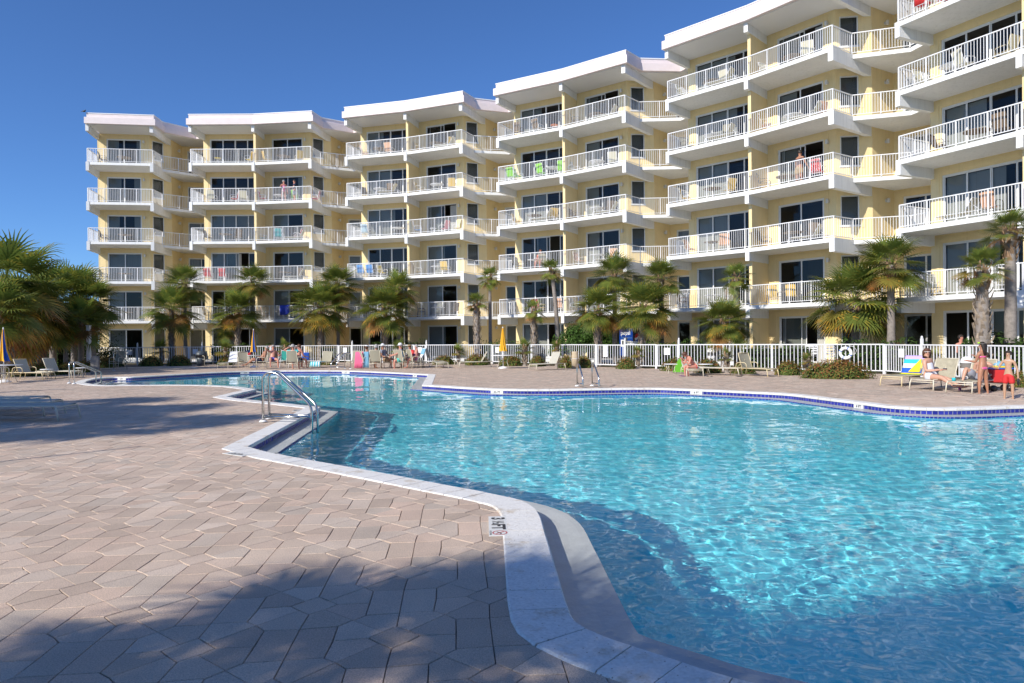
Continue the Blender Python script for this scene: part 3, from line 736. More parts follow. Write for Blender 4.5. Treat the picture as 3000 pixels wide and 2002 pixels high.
def palm(u, vc, depth, rpx, kind, booted, label, r=.15, lean=(0, 0), seed=0, z0=0.02, group='sabal palms between the fence and the building'):
    """palm whose crown centre is sighted at (u, vc); depth in metres"""
    r0 = ray(u, 1080); best = 99
    for a_, b_2 in zip(FENCE, FENCE[1:]):       # keep the trunk behind the fence
        for q_ in range(21):
            fx_, fy_ = a_[0]+(b_2[0]-a_[0])*q_/20, a_[1]+(b_2[1]-a_[1])*q_/20
            if abs(fx_/fy_-r0.x/r0.y) < .03: best = min(best, fy_)
    if best < 99 and depth < 60 and 'left grove' not in group: depth = best+(1.5 if booted > .5 else 3.0)*(1 if best > 24 else .8)
    c = atd(u, vc, depth); h = c.z-z0; rad = rpx/FPX*depth
    e = empty('palm_tree', (c.x-lean[0], c.y-lean[1], z0), 0, label, 'palm tree', group)
    obj('trunk', trunk_mesh(seed+50, h-.1, r, booted, lean), e)
    obj('crown', CROWNS[kind], e, (lean[0], lean[1], h-.05), seed*1.7, rad/1.5)
    return e
k2 = 3000/2350
PALMS = [ # u, v (2350-wide survey), depth, half width, crown, booted, trunk radius, label
 (393, 697, 43, 64, 'a', 1.0, .17, 'full palm with shaggy dark trunk, left of the pair before the leftmost block'),
 (424, 645, 45.5, 54, 'b', .25, .12, 'taller palm with thin bare trunk, right one of the pair before the leftmost block'),
 (545, 700, 43, 58, 'a', .85, .16, 'lower palm with a rough trunk, left one of the pair before the second block'),
 (580, 640, 46, 48, 'b', .3, .11, 'taller slim palm, right one of the pair before the second block'),
 (735, 690, 43, 66, 'f', 1.0, .18, 'broad low palm with grey lattice trunk between the second and third blocks'),
 (775, 645, 45, 52, 'b', .1, .12, 'taller palm with smooth dark trunk between the second and third blocks'),
 (883, 693, 42, 62, 'f', .9, .18, 'broad palm whose frayed leaf bases hang loose, before the third block'),
 (914, 650, 43.5, 50, 'a', .15, .13, 'taller palm close behind the broad palm before the third block'),
 (1094, 688, 38.5, 30, 'c', 1.0, .18, 'small-headed palm with a thick rough grey trunk right of the third block'),
 (1124, 628, 40, 36, 'd', .1, .11, 'tall slender palm with tiny drooping head and bare trunk beside the rough-trunked one'),
 (1225, 703, 36, 38, 'd', 1.0, .14, 'short young palm with rough trunk and drooping yellow-green fronds'),
 (1266, 612, 37.5, 38, 'd', .12, .13, 'tall leaning bare-trunked palm before the left bay of the fourth block'),
 (1372, 695, 33.5, 60, 'a', .9, .16, 'palm with a frayed light trunk standing over the big green bush'),
 (1410, 622, 35.5, 56, 'b', .1, .13, 'tall palm with orange-tipped lower fronds before the fourth block'),
 (1475, 690, 32.5, 68, 'f', 1.0, .19, 'wide palm with criss-cross trunk beside the blue vending machine'),
 (1517, 632, 34.5, 54, 'b', .1, .13, 'tall dark-trunked palm right behind the criss-cross one'),
 (1690, 628, 30.5, 50, 'd', .1, .15, 'tall palm with bare grey trunk before the fifth block'),
 (1662, 722, 28.8, 62, 'f', .55, .16, 'low palm with spreading fronds before the fifth block'),
 (1962, 672, 26.0, 98, 'f', .35, .17, 'large palm with dark spiky collar before the passage of the fifth block'),
 (2044, 598, 27.0, 80, 'b', .2, .15, 'tall palm with bright upper fronds close behind the dark-collared palm'),
 (2254, 608, 23.6, 62, 'c', 1.0, .20, 'palm with upright fronds and a thick shaggy light trunk at the right'),
 (2318, 520, 24.4, 62, 'c', .22, .17, 'tallest palm at the right edge with smooth pale trunk and ragged neck'),
]
for i, (u, v, d, rp_, k, bt, tr, lab) in enumerate(PALMS):
    lean = (-.35, 0) if i == 11 else (0, 0)
    palm(u*k2, v*k2+(16 if k in 'af' else 6), d, rp_*k2*1.02, k, bt, lab, tr, lean, seed=i+1)
palm(655, 958, 40, 52, 'd', .3, 'little drooping palm on a thin stem before the second block from the left', .06, seed=61)
# grove at the left edge
LG = [(15, 640, 34, 118, 'g', 1.0, .26, 'biggest palm of the left grove, cut by the frame, with yellow lower fronds'),
      (60, 690, 37, 92, 'g', 1.0, .24, 'palm with very thick dark trunk in the left grove'),
      (120, 672, 41, 84, 'g', .3, .16, 'palm in the middle of the left grove with a grey bare trunk'),
      (168, 668, 43, 80, 'g', .2, .15, 'palm of the left grove with twin pale trunk behind the hedge'),
      (212, 680, 42, 72, 'b', .3, .15, 'rightmost palm of the left grove touching the leftmost block'),
      (-10, 700, 31, 90, 'f', 1.0, .22, 'palm half outside the left picture edge with low fronds'), (95, 720, 38, 74, 'f', .9, .2, 'low palm filling the gap in the left grove'), (185, 725, 40, 66, 'a', .3, .15, 'dense low palm at the right of the left grove'),
      (150, 745, 39, 50, 'd', .2, .10, 'low yellow-green palm under the left grove')]
for i, (u, v, d, rp_, k, bt, tr, lab) in enumerate(LG):
    palm(u*k2, v*k2+14, d, rp_*k2, k, bt, lab, tr, seed=i+31, group='palms of the left grove')
# palms outside the frame that shade the deck (left of and behind the viewer)
def palm_at(x, y, h, k, seed, s=1.0, lab=''):
    e = empty('palm_tree', (x, y, 0), 0, lab, 'palm tree', 'palms standing outside the view')
    obj('trunk', trunk_mesh(seed, h-.1, .16, .6), e); obj('crown', CROWNS[k], e, (0, 0, h-.05), seed, s)
OFFP = [(-16.0, 5.9, 6.3, 'f', 1.15), (-17.2, 7.8, 6.2, 'f', 1.1), (-14.6, 9.4, 5.2, 'a', 1.1), (-18.0, 10.4, 6.2, 'f', 1.1), (-12.2, 7.3, 5.0, 'b', 1.0), (-19.5, 5.5, 6.5, 'a', 1.1),
        (-9.2, -4.7, 5.6, 'f', 1.15), (-6.6, -2.4, 4.9, 'a', 1.1), (-5.0, -3.6, 5.6, 'f', 1.1), (-3.2, -2.8, 5.4, 'a', 1.1), (-1.4, -4.6, 6.2, 'f', 1.1), (-12.4, -5.0, 5.2, 'b', 1.1), (.4, -5.2, 6.4, 'a', 1.1), (2.6, -5.8, 6.4, 'f', 1.1), (4.8, -7.2, 6.4, 'b', 1.1)]
for i, (x, y, h, k, s) in enumerate(OFFP):
    palm_at(x, y, h, k, 90+i, s, 'palm outside the picture casting fan-shaped shade, number %s from the left' % ['zero', 'one', 'two', 'three', 'four', 'five', 'six', 'seven', 'eight', 'nine', 'ten', 'eleven', 'twelve', 'thirteen', 'fourteen'][i])
# leafy masses
def leafy(seed, shape, n, size, colf):
    """n small leaves scattered through a shell; shape(u)->(point, normal)"""
    rl = R(seed); mb = MB(); cols = []
    for i in range(n):
        p, nr = shape(rl); nr = (nr+Vector((rl.uniform(-.7, .7), rl.uniform(-.7, .7), rl.uniform(-.4, .8)))).normalized()
        t = nr.cross(Vector((rl.uniform(-1, 1), rl.uniform(-1, 1), rl.uniform(-1, 1)))).normalized(); b = nr.cross(t); s = size*rl.uniform(.6, 1.3)
        mb.add([p-t*s, p-b*s*.45, p+t*s, p+b*s*.45], [(0, 1, 2, 3)]); cols.append(colf(rl, p))
    return mb, cols
def mound_mesh(seed, rx, ry, h, n, red=.5, size=.045):
    def shp(rl):
        a = rl.uniform(0, 2*PI); t = math.acos(rl.uniform(0, 1)); k = rl.uniform(.86, 1.03)*(1+.06*math.sin(a*5+seed)+.05*math.sin(a*9+t*6))
        nr = Vector((math.sin(t)*math.cos(a), math.sin(t)*math.sin(a), math.cos(t)))
        return Vector((nr.x*rx*k, nr.y*ry*k, nr.z*h*k)), nr
    def cf(rl, p):
        f_ = p.z/h; g = rl.uniform(.7, 1.4)
        if rl.random() < red*(.25+f_): return (.30*g, .12*g, .045*g) if rl.random() < .5 else (.30*g, .20*g, .05*g)
        return (.13*g, .18*g, .04*g)
    mb, cols = leafy(seed, shp, n, size, cf)
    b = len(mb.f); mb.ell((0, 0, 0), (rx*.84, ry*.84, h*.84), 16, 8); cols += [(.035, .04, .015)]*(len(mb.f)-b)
    return mb.mesh('foliage', M['leaf'], cols)
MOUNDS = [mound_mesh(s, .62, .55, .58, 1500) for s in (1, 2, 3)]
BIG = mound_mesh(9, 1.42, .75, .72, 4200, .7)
def mound(u, v, hw, h, label, me=None, i=0, red=1):
    p = at(u, v, 0); d = p.y; w_ = hw/FPX*d; hh = 1.12*h/FPX*d; me = me or MOUNDS[i % 3]; bx, bh = (.64, .60) if me is not BIG else (1.46, .74)
    o = obj('shrub', me, None, (p.x, p.y+w_*.55, -.02), i*1.3 if me is not BIG else -.25, (w_/bx, w_/bx*(1 if me is not BIG else 1.1), hh/bh))
    tag(o, label, 'shrub', 'low clipped shrubs in front of the fence'); return o
MD = [(432, 1074, 34, 30, 'round orange-green shrub, left one of the two beside the far left gate'), (516, 1073, 36, 30, 'round orange-green shrub left of the dark trash can'),
      (306, 1078, 26, 28, 'orange-tipped shrub behind the tall patio chair by the small spa pool'), (655, 1071, 24, 24, 'shrub right behind the lounger with the white towel'),
      (958, 1070, 28, 28, 'shrub left of the far pool ladder'), (1300, 1069, 36, 26, 'flat wide shrub behind the flat loungers'), (1396, 1071, 42, 31, 'shrub behind the side-on beige lounger'),
      (1497, 1073, 38, 30, 'shrub behind the round table with the yellow parasol'), (1575, 1074, 28, 30, 'shrub behind the pale lounger facing left'), (1657, 1079, 24, 36, 'shrub left of the tan pillar bin'), (1712, 1079, 26, 34, 'shrub right of the tan pillar bin'),
      (1837, 1082, 33, 34, 'lone round shrub between the gate and the blue beach chair'), (1988, 1088, 46, 36, 'reddish shrub behind the person in the red bikini'), (2082, 1094, 46, 40, 'wide shrub behind the small round table'),
      (2184, 1096, 38, 34, 'shrub left of the upright beige lounger'), (2320, 1100, 44, 40, 'reddish shrub right of the upright beige lounger'),
      (2820, 1110, 32, 36, 'shrub half hidden behind the patterned lounger backs'), (2745, 1108, 24, 22, 'low shrub behind the seated person in white'), (2994, 1136, 24, 46, 'green shrub cut by the right picture edge')]
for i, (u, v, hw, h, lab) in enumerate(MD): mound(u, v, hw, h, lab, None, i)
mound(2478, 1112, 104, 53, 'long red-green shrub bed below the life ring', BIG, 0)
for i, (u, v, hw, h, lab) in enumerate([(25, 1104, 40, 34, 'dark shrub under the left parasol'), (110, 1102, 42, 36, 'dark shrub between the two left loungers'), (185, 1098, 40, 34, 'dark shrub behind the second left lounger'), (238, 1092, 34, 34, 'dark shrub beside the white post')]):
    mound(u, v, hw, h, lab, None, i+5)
# box-shaped hedges
def hedge(p0, p1, th, h, label, seed, n=None, z0=.01, dens=230, green=(.07, .13, .025)):
    p0, p1 = Vector(p0), Vector(p1); L = (p1-p0).length
    def shp(rl):
        f_ = rl.random(); s = rl.uniform(-L/2, L/2); wv = 1+.08*math.sin(s*3+seed)+.05*math.sin(s*7.7)
        if f_ < .36: return Vector((s, rl.uniform(-th/2, th/2), h*wv+rl.uniform(-.08, .04))), Vector((0, 0, 1))
        sd = -1 if f_ < .85 else 1
        return Vector((s, sd*(th/2)*wv+rl.uniform(-.05, .05), rl.uniform(0.02, h*wv))), Vector((0, sd, .2))
    def cf(rl, p): g = rl.uniform(.45, 1.6); return (green[0]*g, green[1]*g, green[2]*g)
    mb, cols = leafy(seed, shp, int(L*dens), .06, cf)
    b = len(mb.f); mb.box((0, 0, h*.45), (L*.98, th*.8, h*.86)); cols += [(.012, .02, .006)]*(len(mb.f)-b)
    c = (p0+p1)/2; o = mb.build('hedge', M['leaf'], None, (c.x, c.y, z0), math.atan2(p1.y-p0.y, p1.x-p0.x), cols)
    return tag(o, label, 'hedge', 'clipped green hedges behind the fence')
hedge((-21.2, 48.6), (-17.2, 49.0), .9, 1.25, 'clipped green hedge behind the fence right of the leftmost block', 1)
hedge((-9.6, 48.3), (-6.0, 46.8), .9, 1.4, 'clipped green hedge behind the fence before the third block', 2)
hedge((-1.8, 44.4), (1.6, 41.2), .9, 1.35, 'clipped green hedge behind the yellow parasol', 3)
hedge((6.2, 36.3), (9.8, 33.2), .9, 1.3, 'clipped green hedge right of the white arbor gate', 4)
hedge((14.2, 29.9), (16.6, 27.5), .9, 1.3, 'clipped green hedge behind the blank white fence sign at the right', 5)
hedge((16.4, 24.6), (17.2, 19.5), .9, 1.42, 'clipped green hedge behind the girl in the pink bikini', 6, dens=420)
hedge((10.9, 32.2), (13.2, 30.4), .8, 1.1, 'low clipped hedge behind the small round table', 8)
hedge((-13.6, 48.9), (-11.4, 49.2), .8, 1.1, 'short clipped hedge behind the second gate sign', 9)
hedge((-35.5, 43.5), (-28.4, 43.5), 1.3, 1.55, 'dark clipped hedge at the far left under the palm grove', 7, z0=0)
# big loose bush
def bush(c, r, label, seed, n, green=(.07, .14, .025)):
    def shp(rl):
        k = rl.choice([(0, 0, 0, 1), (.55, .1, -.15, .72), (-.55, 0, -.2, .75), (.15, -.2, .35, .62), (-.25, .1, .22, .6), (.95, 0, -.35, .45), (-.95, 0, -.4, .5)])
        a = rl.uniform(0, 2*PI); t = math.acos(rl.uniform(-.6, 1)); q = rl.uniform(.7, 1.05)*k[3]*(1+.15*math.sin(a*4+t*5+k[0]*9))
        nr = Vector((math.sin(t)*math.cos(a), math.sin(t)*math.sin(a), math.cos(t)))
        return Vector((r[0]*(k[0]+nr.x*q), r[1]*(k[1]+nr.y*q), r[2]*(k[2]+nr.z*q))), nr
    def cf(rl, p): g = rl.uniform(.4, 1.6); return (green[0]*g, green[1]*g, green[2]*g)
    mb, cols = leafy(seed, shp, n, .075, cf)
    o = mb.build('bush', M['leaf'], None, c, 0, cols); return tag(o, label, 'bush')
b_ = atd(1712, 978, 40.5); bush((b_.x, b_.y, b_.z-.45), (1.45, 1.0, 1.2), 'big bright green bush between the fourth block and the vending machine', 3, 9000)
b_ = atd(225, 1015, 45); bush((b_.x, b_.y, .9), (2.2, 1.2, 1.6), 'dark leafy bush beside the left corner of the building', 4, 5000, (.05, .08, .02))
b_ = atd(60, 1010, 50); bush((b_.x, b_.y, 1.0), (6.5, 1.8, 3.4), 'dark shrubbery behind the trunks of the left grove', 5, 7000, (.03, .05, .015))
# small fan palms planted on the deck edge
for i, (u, v, vt, rpx, lab) in enumerate([(473, 1068, 1020, 30, 'little dark fan palm before the left fence gate'), (662, 1070, 1022, 30, 'little fan palm behind the white-towel lounger'), (836, 1070, 1020, 26, 'little fan palm behind the folding chair with green cushion'),
        (1170, 1071, 1018, 27, 'little yellow-green fan palm behind the group with white caps'), (1343, 1066, 1029, 20, 'little fan palm left of the side-on lounger'), (1538, 1073, 1021, 30, 'little fan palm right of the yellow parasol'),
        (1632, 1074, 1016, 22, 'little fan palm between the pale lounger and the tan pillar bin'), (1872, 1079, 1033, 22, 'little fan palm in front of the white arbor gate'), (2128, 1092, 1044, 26, 'little fan palm behind the flat lounger'),
        (2366, 1097, 1053, 24, 'little orange-tipped fan palm between the two reddish shrubs'), (2742, 1104, 1046, 22, 'thin yellow shrub palm behind the seated person in white')]):
    p = at(u, v, 0); c = atd(u, vt, p.y); e = empty('small_palm', (p.x, p.y, 0), i, lab, 'small palm', 'little fan palms in the deck planting')
    obj('trunk', trunk_mesh(200+i, max(.3, c.z), .07, 1.0), e); obj('crown', CROWNS['e'], e, (0, 0, max(.3, c.z)), i, rpx/FPX*p.y/.66)
b_ = atd(165, 1030, 44); bush((b_.x, b_.y, .5), (3.2, 1.2, 1.7), 'dark clipped greenery between the trunks of the left grove', 6, 6000, (.04, .07, .018))
# ================================================================ FENCE
M['fence'] = mat('fence_paint', (.80, .81, .82), .4)
M['sign'] = mat('sign_white', (.85, .86, .88), .4)
M['signtxt'] = mat('sign_print', (.12, .18, .35), .6)
def fence_run(pts, label, gate=None):
    e = empty('fence', (*pts[0], 0), 0, label, 'fence', 'white picket fence runs round the pool deck')
    o0 = Vector((*pts[0], 0)); pan = MB()
    for a, b in zip(pts, pts[1:]):
        a, b = Vector((*a, 0))-o0, Vector((*b, 0))-o0; L = (b-a).length; n = max(1, round(L/2.3)); d = (b-a)/L
        pan.bar(a+Vector((0, 0, 1.185)), b+Vector((0, 0, 1.185)), .05, .045); pan.bar(a+Vector((0, 0, .13)), b+Vector((0, 0, .13)), .035, .035)
        m_ = round(L/.158)
        for j in range(1, m_): q = a+d*(L*j/m_); pan.bar(q+Vector((0, 0, .14)), q+Vector((0, 0, 1.17)), .026, .026)
        for j in range(n+1):
            if j == n and tuple((b+o0)[:2]) != tuple(pts[-1]): continue
            ps = MB(); q = a+d*(L*j/n)+Vector((0, 0, 0)); ps.bar(q, q+Vector((0, 0, 1.2)), .075, .075); ps.build('post', M['fence'], e)
    pan.build('picket_panel', M['fence'], e)
    return e
def lerp2(a, b, t): return (a[0]+(b[0]-a[0])*t, a[1]+(b[1]-a[1])*t)
def gate(a, b, label, tall=True, sgn=False):
    a3, b3 = Vector((*a, 0)), Vector((*b, 0)); L = (b3-a3).length; e = empty('gate', a3, math.atan2((b3-a3).y, (b3-a3).x), label, 'gate', 'white picket gates in the fence')
    f = MB(); f.bar((.05, 0, 1.17), (L-.05, 0, 1.17), .05, .045); f.bar((.05, 0, .14), (L-.05, 0, .14), .045, .045)
    f.bar((.06, 0, .14), (.06, 0, 1.17), .05, .05); f.bar((L-.06, 0, .14), (L-.06, 0, 1.17), .05, .05)
    n = round(L/.15)
    for j in range(1, n): f.bar((L*j/n, 0, .14), (L*j/n, 0, 1.15), .024, .024)
    f.build('gate_panel', M['fence'], e)
    p = MB(); p.bar((0, 0, 0), (0, 0, 1.2), .09, .09); p.build('gate_post', M['fence'], e)
    q = MB(); q.bar((L, 0, 0), (L, 0, 1.42), .08, .08); q.lathe([(0, 1.52), (.03, 1.5), (.045, 1.46), (.03, 1.42)], (L, 0, 0), 8); q.build('latch_post', M['fence'], e)
    if sgn:
        s = MB(); s.box((L*.5, -.04, .86), (.34, .01, .34)); so_ = s.build('blank_sign', M['sign'], e)
    return e
F = FENCE
g1a, g1b = F[1], lerp2(F[1], F[2], .24)
fence_run([F[0], g1a], 'short white picket fence run at its far left end')
gate(g1a, g1b, 'white fence gate with small blank sign behind the tall patio chair', sgn=True)
g2a = (F[2][0], F[2][1]); g2b = lerp2(F[2], F[3], .09)
fence_run([g1b, g2a], 'white picket fence run behind the two round shrubs at the left')
gate(g2a, g2b, 'white fence gate with blank sign left of the dark trash can', sgn=True)
g3a, g3b = F[3], lerp2(F[3], F[4], .10)
fence_run([g2b, g3a], 'long white picket fence run behind the sunbathers at the left')
gate(g3a, g3b, 'white fence gate with blank sign behind the far pool ladder', sgn=True)
g4a, g4b = lerp2(F[3], F[4], .52), lerp2(F[3], F[4], .60)
fence_run([g3b, g4a], 'white picket fence run behind the group with white caps')
gate(g4a, g4b, 'white fence gate with blank sign behind the flat loungers', sgn=True)
fence_run([g4b, F[4]], 'white picket fence run behind the side-on lounger')
g5a, g5b = F[4], lerp2(F[4], F[5], .12)
gate(g5a, g5b, 'white fence gate right behind the yellow parasol', sgn=True)
g6a, g6b = F[5], lerp2(F[5], F[6], .5)
fence_run([g5b, g6a], 'white picket fence run behind the pale lounger and the tan pillar bin')
ga = gate(g6a, g6b, 'main white fence gate with a tall notice, half open beside the lone round shrub')
ns = MB(); ns.box((.62, -.045, .86), (.30, .012, .62)); no = ns.build('notice_board', M['sign'], ga)
for i, t in enumerate(['POOL RULES', 'NO DIVING', 'NO GLASS', 'NO LIFEGUARD', 'ON DUTY', 'POOL HOURS', '8 AM - 10 PM']):
    text_obj('lettering', t, .045, M['signtxt'], no, (.62, -.0525, 1.11-i*.075), (PI/2, 0, 0))
g7a = F[6]; g7b = lerp2(F[6], F[7], .12)
fence_run([g6b, g7a], 'short white picket fence run between the main gate and the next gate')
gate(g7a, g7b, 'white fence gate with blank sign before the blue beach chair', sgn=True)
fence_run([g7b, F[7]], 'long white picket fence run carrying the life ring')
g8a, g8b = F[7], (15.05, 25.2)
gate(g8a, g8b, 'white fence gate with blank sign beside the long red-green shrub bed', sgn=True)
fence_run([g8b, F[8], F[9], F[10]], 'white picket fence run behind the family at the right')
# ================================================================ FURNITURE
M['cream'] = mat('cream_powder_coat', (.70, .64, .50), .45)
M['yel_frame'] = mat('yellowed_frame', (.72, .60, .36), .45)
M['sling'] = mat('sling_fabric', (.36, .335, .25), .8, namt=.10, nscale=60)
M['slingp'] = mat('pale_sling', (.47, .45, .38), .8, namt=.1, nscale=40)
M['slingd'] = mat('patterned_sling', (.40, .36, .26), .8, namt=.16, nscale=9)
M['brown'] = mat('brown_sling', (.20, .14, .09), .8)
M['darkfr'] = mat('dark_bronze_frame', (.04, .035, .03), .5)
def lounger(back=60, sl='sling', fr='cream', arms=False, name='sun_lounger'):
    e = bpy.data.objects.new(name, None); COL.objects.link(e); hw = .30; H = .30; hy = 1.20
    f = MB()
    for s in (-1, 1): f.tube([(s*hw, .02, H-.03), (s*hw, .06, H), (s*hw, hy+.62, H)], .016, 8)
    f.tube([(-hw, .03, H-.02), (hw, .03, H-.02)], .016); f.tube([(-hw, hy+.6, H), (hw, hy+.6, H)], .014); f.tube([(-hw, .05, .22), (hw, .05, .22)], .011); f.tube([(-hw, 1.72, .2), (hw, 1.72, .2)], .011)
    if arms:
        for s in (-1, 1): f.tube([(s*(hw+.03), .95, H), (s*(hw+.04), .97, H+.17), (s*(hw+.04), 1.05, H+.22), (s*(hw+.04), 1.35, H+.22), (s*(hw+.04), 1.44, H+.18), (s*(hw+.03), 1.55, .02)], .014)
    f.build('frame', M[fr], e)
    for s in (-1, 1):
        for y0, y1 in ((.04, -.03), (1.70, 1.78)):
            l = MB(); l.tube([(s*hw, y0, H), (s*(hw+.015), (y0+y1)/2, .2), (s*(hw+.02), y1, 0)], .017); l.build('leg', M[fr], e)
    s_ = MB(); n = 10; vs = []
    for i in range(n+1):
        y = .04+(hy-.04)*i/n
        for j in range(7): x = -hw+.01+(2*hw-.02)*j/6; vs.append((x, y, H+.012-.028*(1-(x/hw)**2)*math.sin(PI*min(1, i/n+.08))))
    s_.add(vs, [(i*7+j, i*7+j+1, (i+1)*7+j+1, (i+1)*7+j) for i in range(n) for j in range(6)], 0, True); s_.build('seat', M[sl], e)
    a = math.radians(back); L = .62; bk = MB(); ca, sa = math.cos(a), math.sin(a); vs = []
    for i in range(9):
        t = i/8*L
        for j in range(7): x = -hw+.01+(2*hw-.02)*j/6; dz = -.022*(1-(x/hw)**2); vs.append((x, hy+t*ca-dz*sa*-1*0+(-dz)*sa, H+.012+t*sa+dz*ca))
    bk.add(vs, [(i*7+j, i*7+j+1, (i+1)*7+j+1, (i+1)*7+j) for i in range(8) for j in range(6)], 0, True); bo_ = bk.build('backrest', M[sl], e)
    bf = MB()
    for s in (-1, 1): bf.tube([(s*hw, hy, H), (s*hw, hy+L*ca, H+L*sa)], .015)
    bf.tube([(-hw, hy+L*ca, H+L*sa), (hw, hy+L*ca, H+L*sa)], .013)
    if back > 15: bf.tube([(0, hy+L*.55*ca, H+L*.55*sa), (0, hy+.5, H)], .010)
    bf.build('back_frame', M[fr], bo_)
    return e
def chair(sl='sling', fr='cream', name='patio_chair', tall=.52):
    e = bpy.data.objects.new(name, None); COL.objects.link(e); hw = .27; H = .42
    f = MB()
    for s in (-1, 1):
        f.tube([(s*(hw+.03), .05, 0), (s*(hw+.03), .05, .58), (s*(hw+.03), .12, .64), (s*(hw+.03), .45, .64), (s*(hw+.03), .54, .58), (s*(hw+.03), .60, 0)], .014)
    f.tube([(-hw-.03, .05, .30), (hw+.03, .05, .30)], .012); f.tube([(-hw-.03, .58, .30), (hw+.03, .58, .30)], .012)
    f.build('frame', M[fr], e)
    s_ = MB(); vs = []
    for i in range(5):
        for j in range(5): x = -hw+2*hw*j/4; vs.append((x, .06+.44*i/4, H-.03*math.sin(PI*i/4)-.02*(1-(x/hw)**2)-.02*i/4))
    s_.add(vs, [(i*5+j, i*5+j+1, (i+1)*5+j+1, (i+1)*5+j) for i in range(4) for j in range(4)], 0, True); s_.build('seat', M[sl], e)
    b = MB(); vs = []
    for i in range(6):
        for j in range(5): x = -hw+2*hw*j/4; t = i/5*tall; vs.append((x, .50+t*.26+.02*(1-(x/hw)**2), H-.02+t))
    b.add(vs, [(i*5+j, i*5+j+1, (i+1)*5+j+1, (i+1)*5+j) for i in range(5) for j in range(4)], 0, True); bo_ = b.build('backrest', M[sl], e)
    g = MB()
    for s in (-1, 1): g.tube([(s*hw, .06, H), (s*hw, .50, H-.02), (s*hw, .50+tall*.26, H-.02+tall)], .013)
    g.tube([(-hw, .50+tall*.26, H-.02+tall), (hw, .50+tall*.26, H-.02+tall)], .012); g.build('back_frame', M[fr], bo_)
    return e
def table(r=.6, h=.7, top='white', fr='cream', name='round_table', square=False, legs=4):
    e = bpy.data.objects.new(name, None); COL.objects.link(e); t = MB()
    if square: t.box((0, 0, h-.015), (r*2, r*2, .03))
    else: t.lathe([(0, h-.03), (r, h-.03), (r+.012, h-.015), (r, h), (0, h)], seg=28)
    t.build('tabletop', M[top], e)
    for i in range(legs):
        a = 2*PI*i/legs+PI/4; l = MB(); k = r*(.75 if not square else 1.15)
        l.tube([(k*math.cos(a)*.9, k*math.sin(a)*.9, h-.03), (k*math.cos(a)*.62, k*math.sin(a)*.62, h*.5), (k*math.cos(a)*.95, k*math.sin(a)*.95, 0)], .013); l.build('leg', M[fr], e)
    return e
def orient(foot, head):
    d = Vector(head)-Vector(foot); return math.atan2(d.y, d.x)-PI/2
def put_lounger(fp, hp, label, **k):
    """fp: sighted midpoint of the foot legs on the deck; hp: sighted midpoint of the backrest hinge (0.35 m up) or an angle"""
    p = at(*fp, 0); e = lounger(**k)
    rz = orient(p[:2], at(*hp, .35)[:2]) if isinstance(hp, tuple) else hp
    e.location = (p.x, p.y, .003); e.rotation_euler[2] = rz; tag(e, label, 'sun lounger', 'sling sun loungers on the deck'); return e
LR1 = put_lounger((2611, 1132), -.98, 'beige lounger with yellowed frame carrying the rainbow beach towel', back=62, fr='yel_frame')
LR2 = put_lounger((2700, 1144), -1.0, 'beige lounger on which the person in white sits sideways', back=64, sl='slingd')
LR3 = put_lounger((2810, 1152), -1.0, 'patterned lounger holding the blue cup, before the man in grey shorts', back=64, sl='slingd')
LM1 = put_lounger((2036, 1103.5), -.12, 'pale lounger under the person in the red bikini', back=22, sl='slingp')
LM2 = put_lounger((2168, 1101), 1.05, 'pale lounger lying completely flat right of the small round table', back=3, sl='slingp')
LM3 = put_lounger((2264, 1104.5), .55, 'beige lounger with steep backrest and yellowed frame left of the long shrub bed', back=72, fr='yel_frame', arms=True)
LC1 = put_lounger((1346, 1077), -1.45, 'beige lounger seen from the side with its back raised to the right', back=60)
LC2 = put_lounger((1561, 1086), -.98, 'pale lounger facing left between the yellow parasol and the tan pillar bin', back=66, sl='slingp')
LC3 = put_lounger((1241, 1077), .35, 'flat beige lounger, left one of the two lying flat before the wide shrub', back=3)
LC4 = put_lounger((1296, 1079.3), .25, 'flat beige lounger, right one of the two lying flat before the wide shrub', back=3)
LW1 = put_lounger((653, 1079.4), -.1, 'beige lounger with its back covered by a white towel', back=68)
LW2 = put_lounger((1030, 1075), -.05, 'beige lounger with tall upright back left of the pink towel', back=72)
LW3 = put_lounger((925, 1078), -.25, 'beige lounger with the aqua striped towel over its seat', back=74)
LW4 = put_lounger((1150, 1077), -1.0, 'beige lounger with raised back between the two groups of sunbathers', back=66)
LL1 = put_lounger((143, 1112.5), 1.38, 'beige armed lounger at the left beside the blue and yellow parasol', back=66, sl='slingp', fr='yel_frame', arms=True)
LL2 = put_lounger((226, 1107.5), 1.40, 'beige lounger at the left just behind the near-left pool handrail', back=66, sl='slingp')
for i, (fp, lab) in enumerate([((200, 1231), 'flat lounger in the shade at the left edge, nearest the viewer'), ((158, 1216), 'flat lounger in the shade at the left edge, middle one of three'), ((122, 1203), 'flat lounger in the shade at the left edge, farthest of three')]):
    put_lounger(fp, 1.52, lab, back=2, sl='slingp')
def put(e, p, rz, label, cat, group=None, z=.003):
    e.location = (p[0], p[1], z if len(p) < 3 else p[2]); e.rotation_euler[2] = rz; tag(e, label, cat, group); return e
put(chair(tall=.62), at(332, 1080), PI-.15+PI, 'tall beige patio chair beside the small spa pool', 'chair')
put(chair(), at(613, 1072), 1.0, 'low beige armchair between the trash can and the white-towel lounger', 'chair')
put(chair(), at(715, 1079), .5, 'beige patio chair with clothes left of the grey-haired man', 'chair')
CG = put(chair(), at(748, 1082), -1.15, 'beige patio chair of the grey-haired man under the striped parasol', 'chair')
CB = put(chair(), at(799, 1078), .35, 'patio chair of the man in blue trunks', 'chair')
CT = put(chair(tall=.6), at(864, 1081), PI+.05, 'beige patio chair seen from behind under the person in turquoise', 'chair')
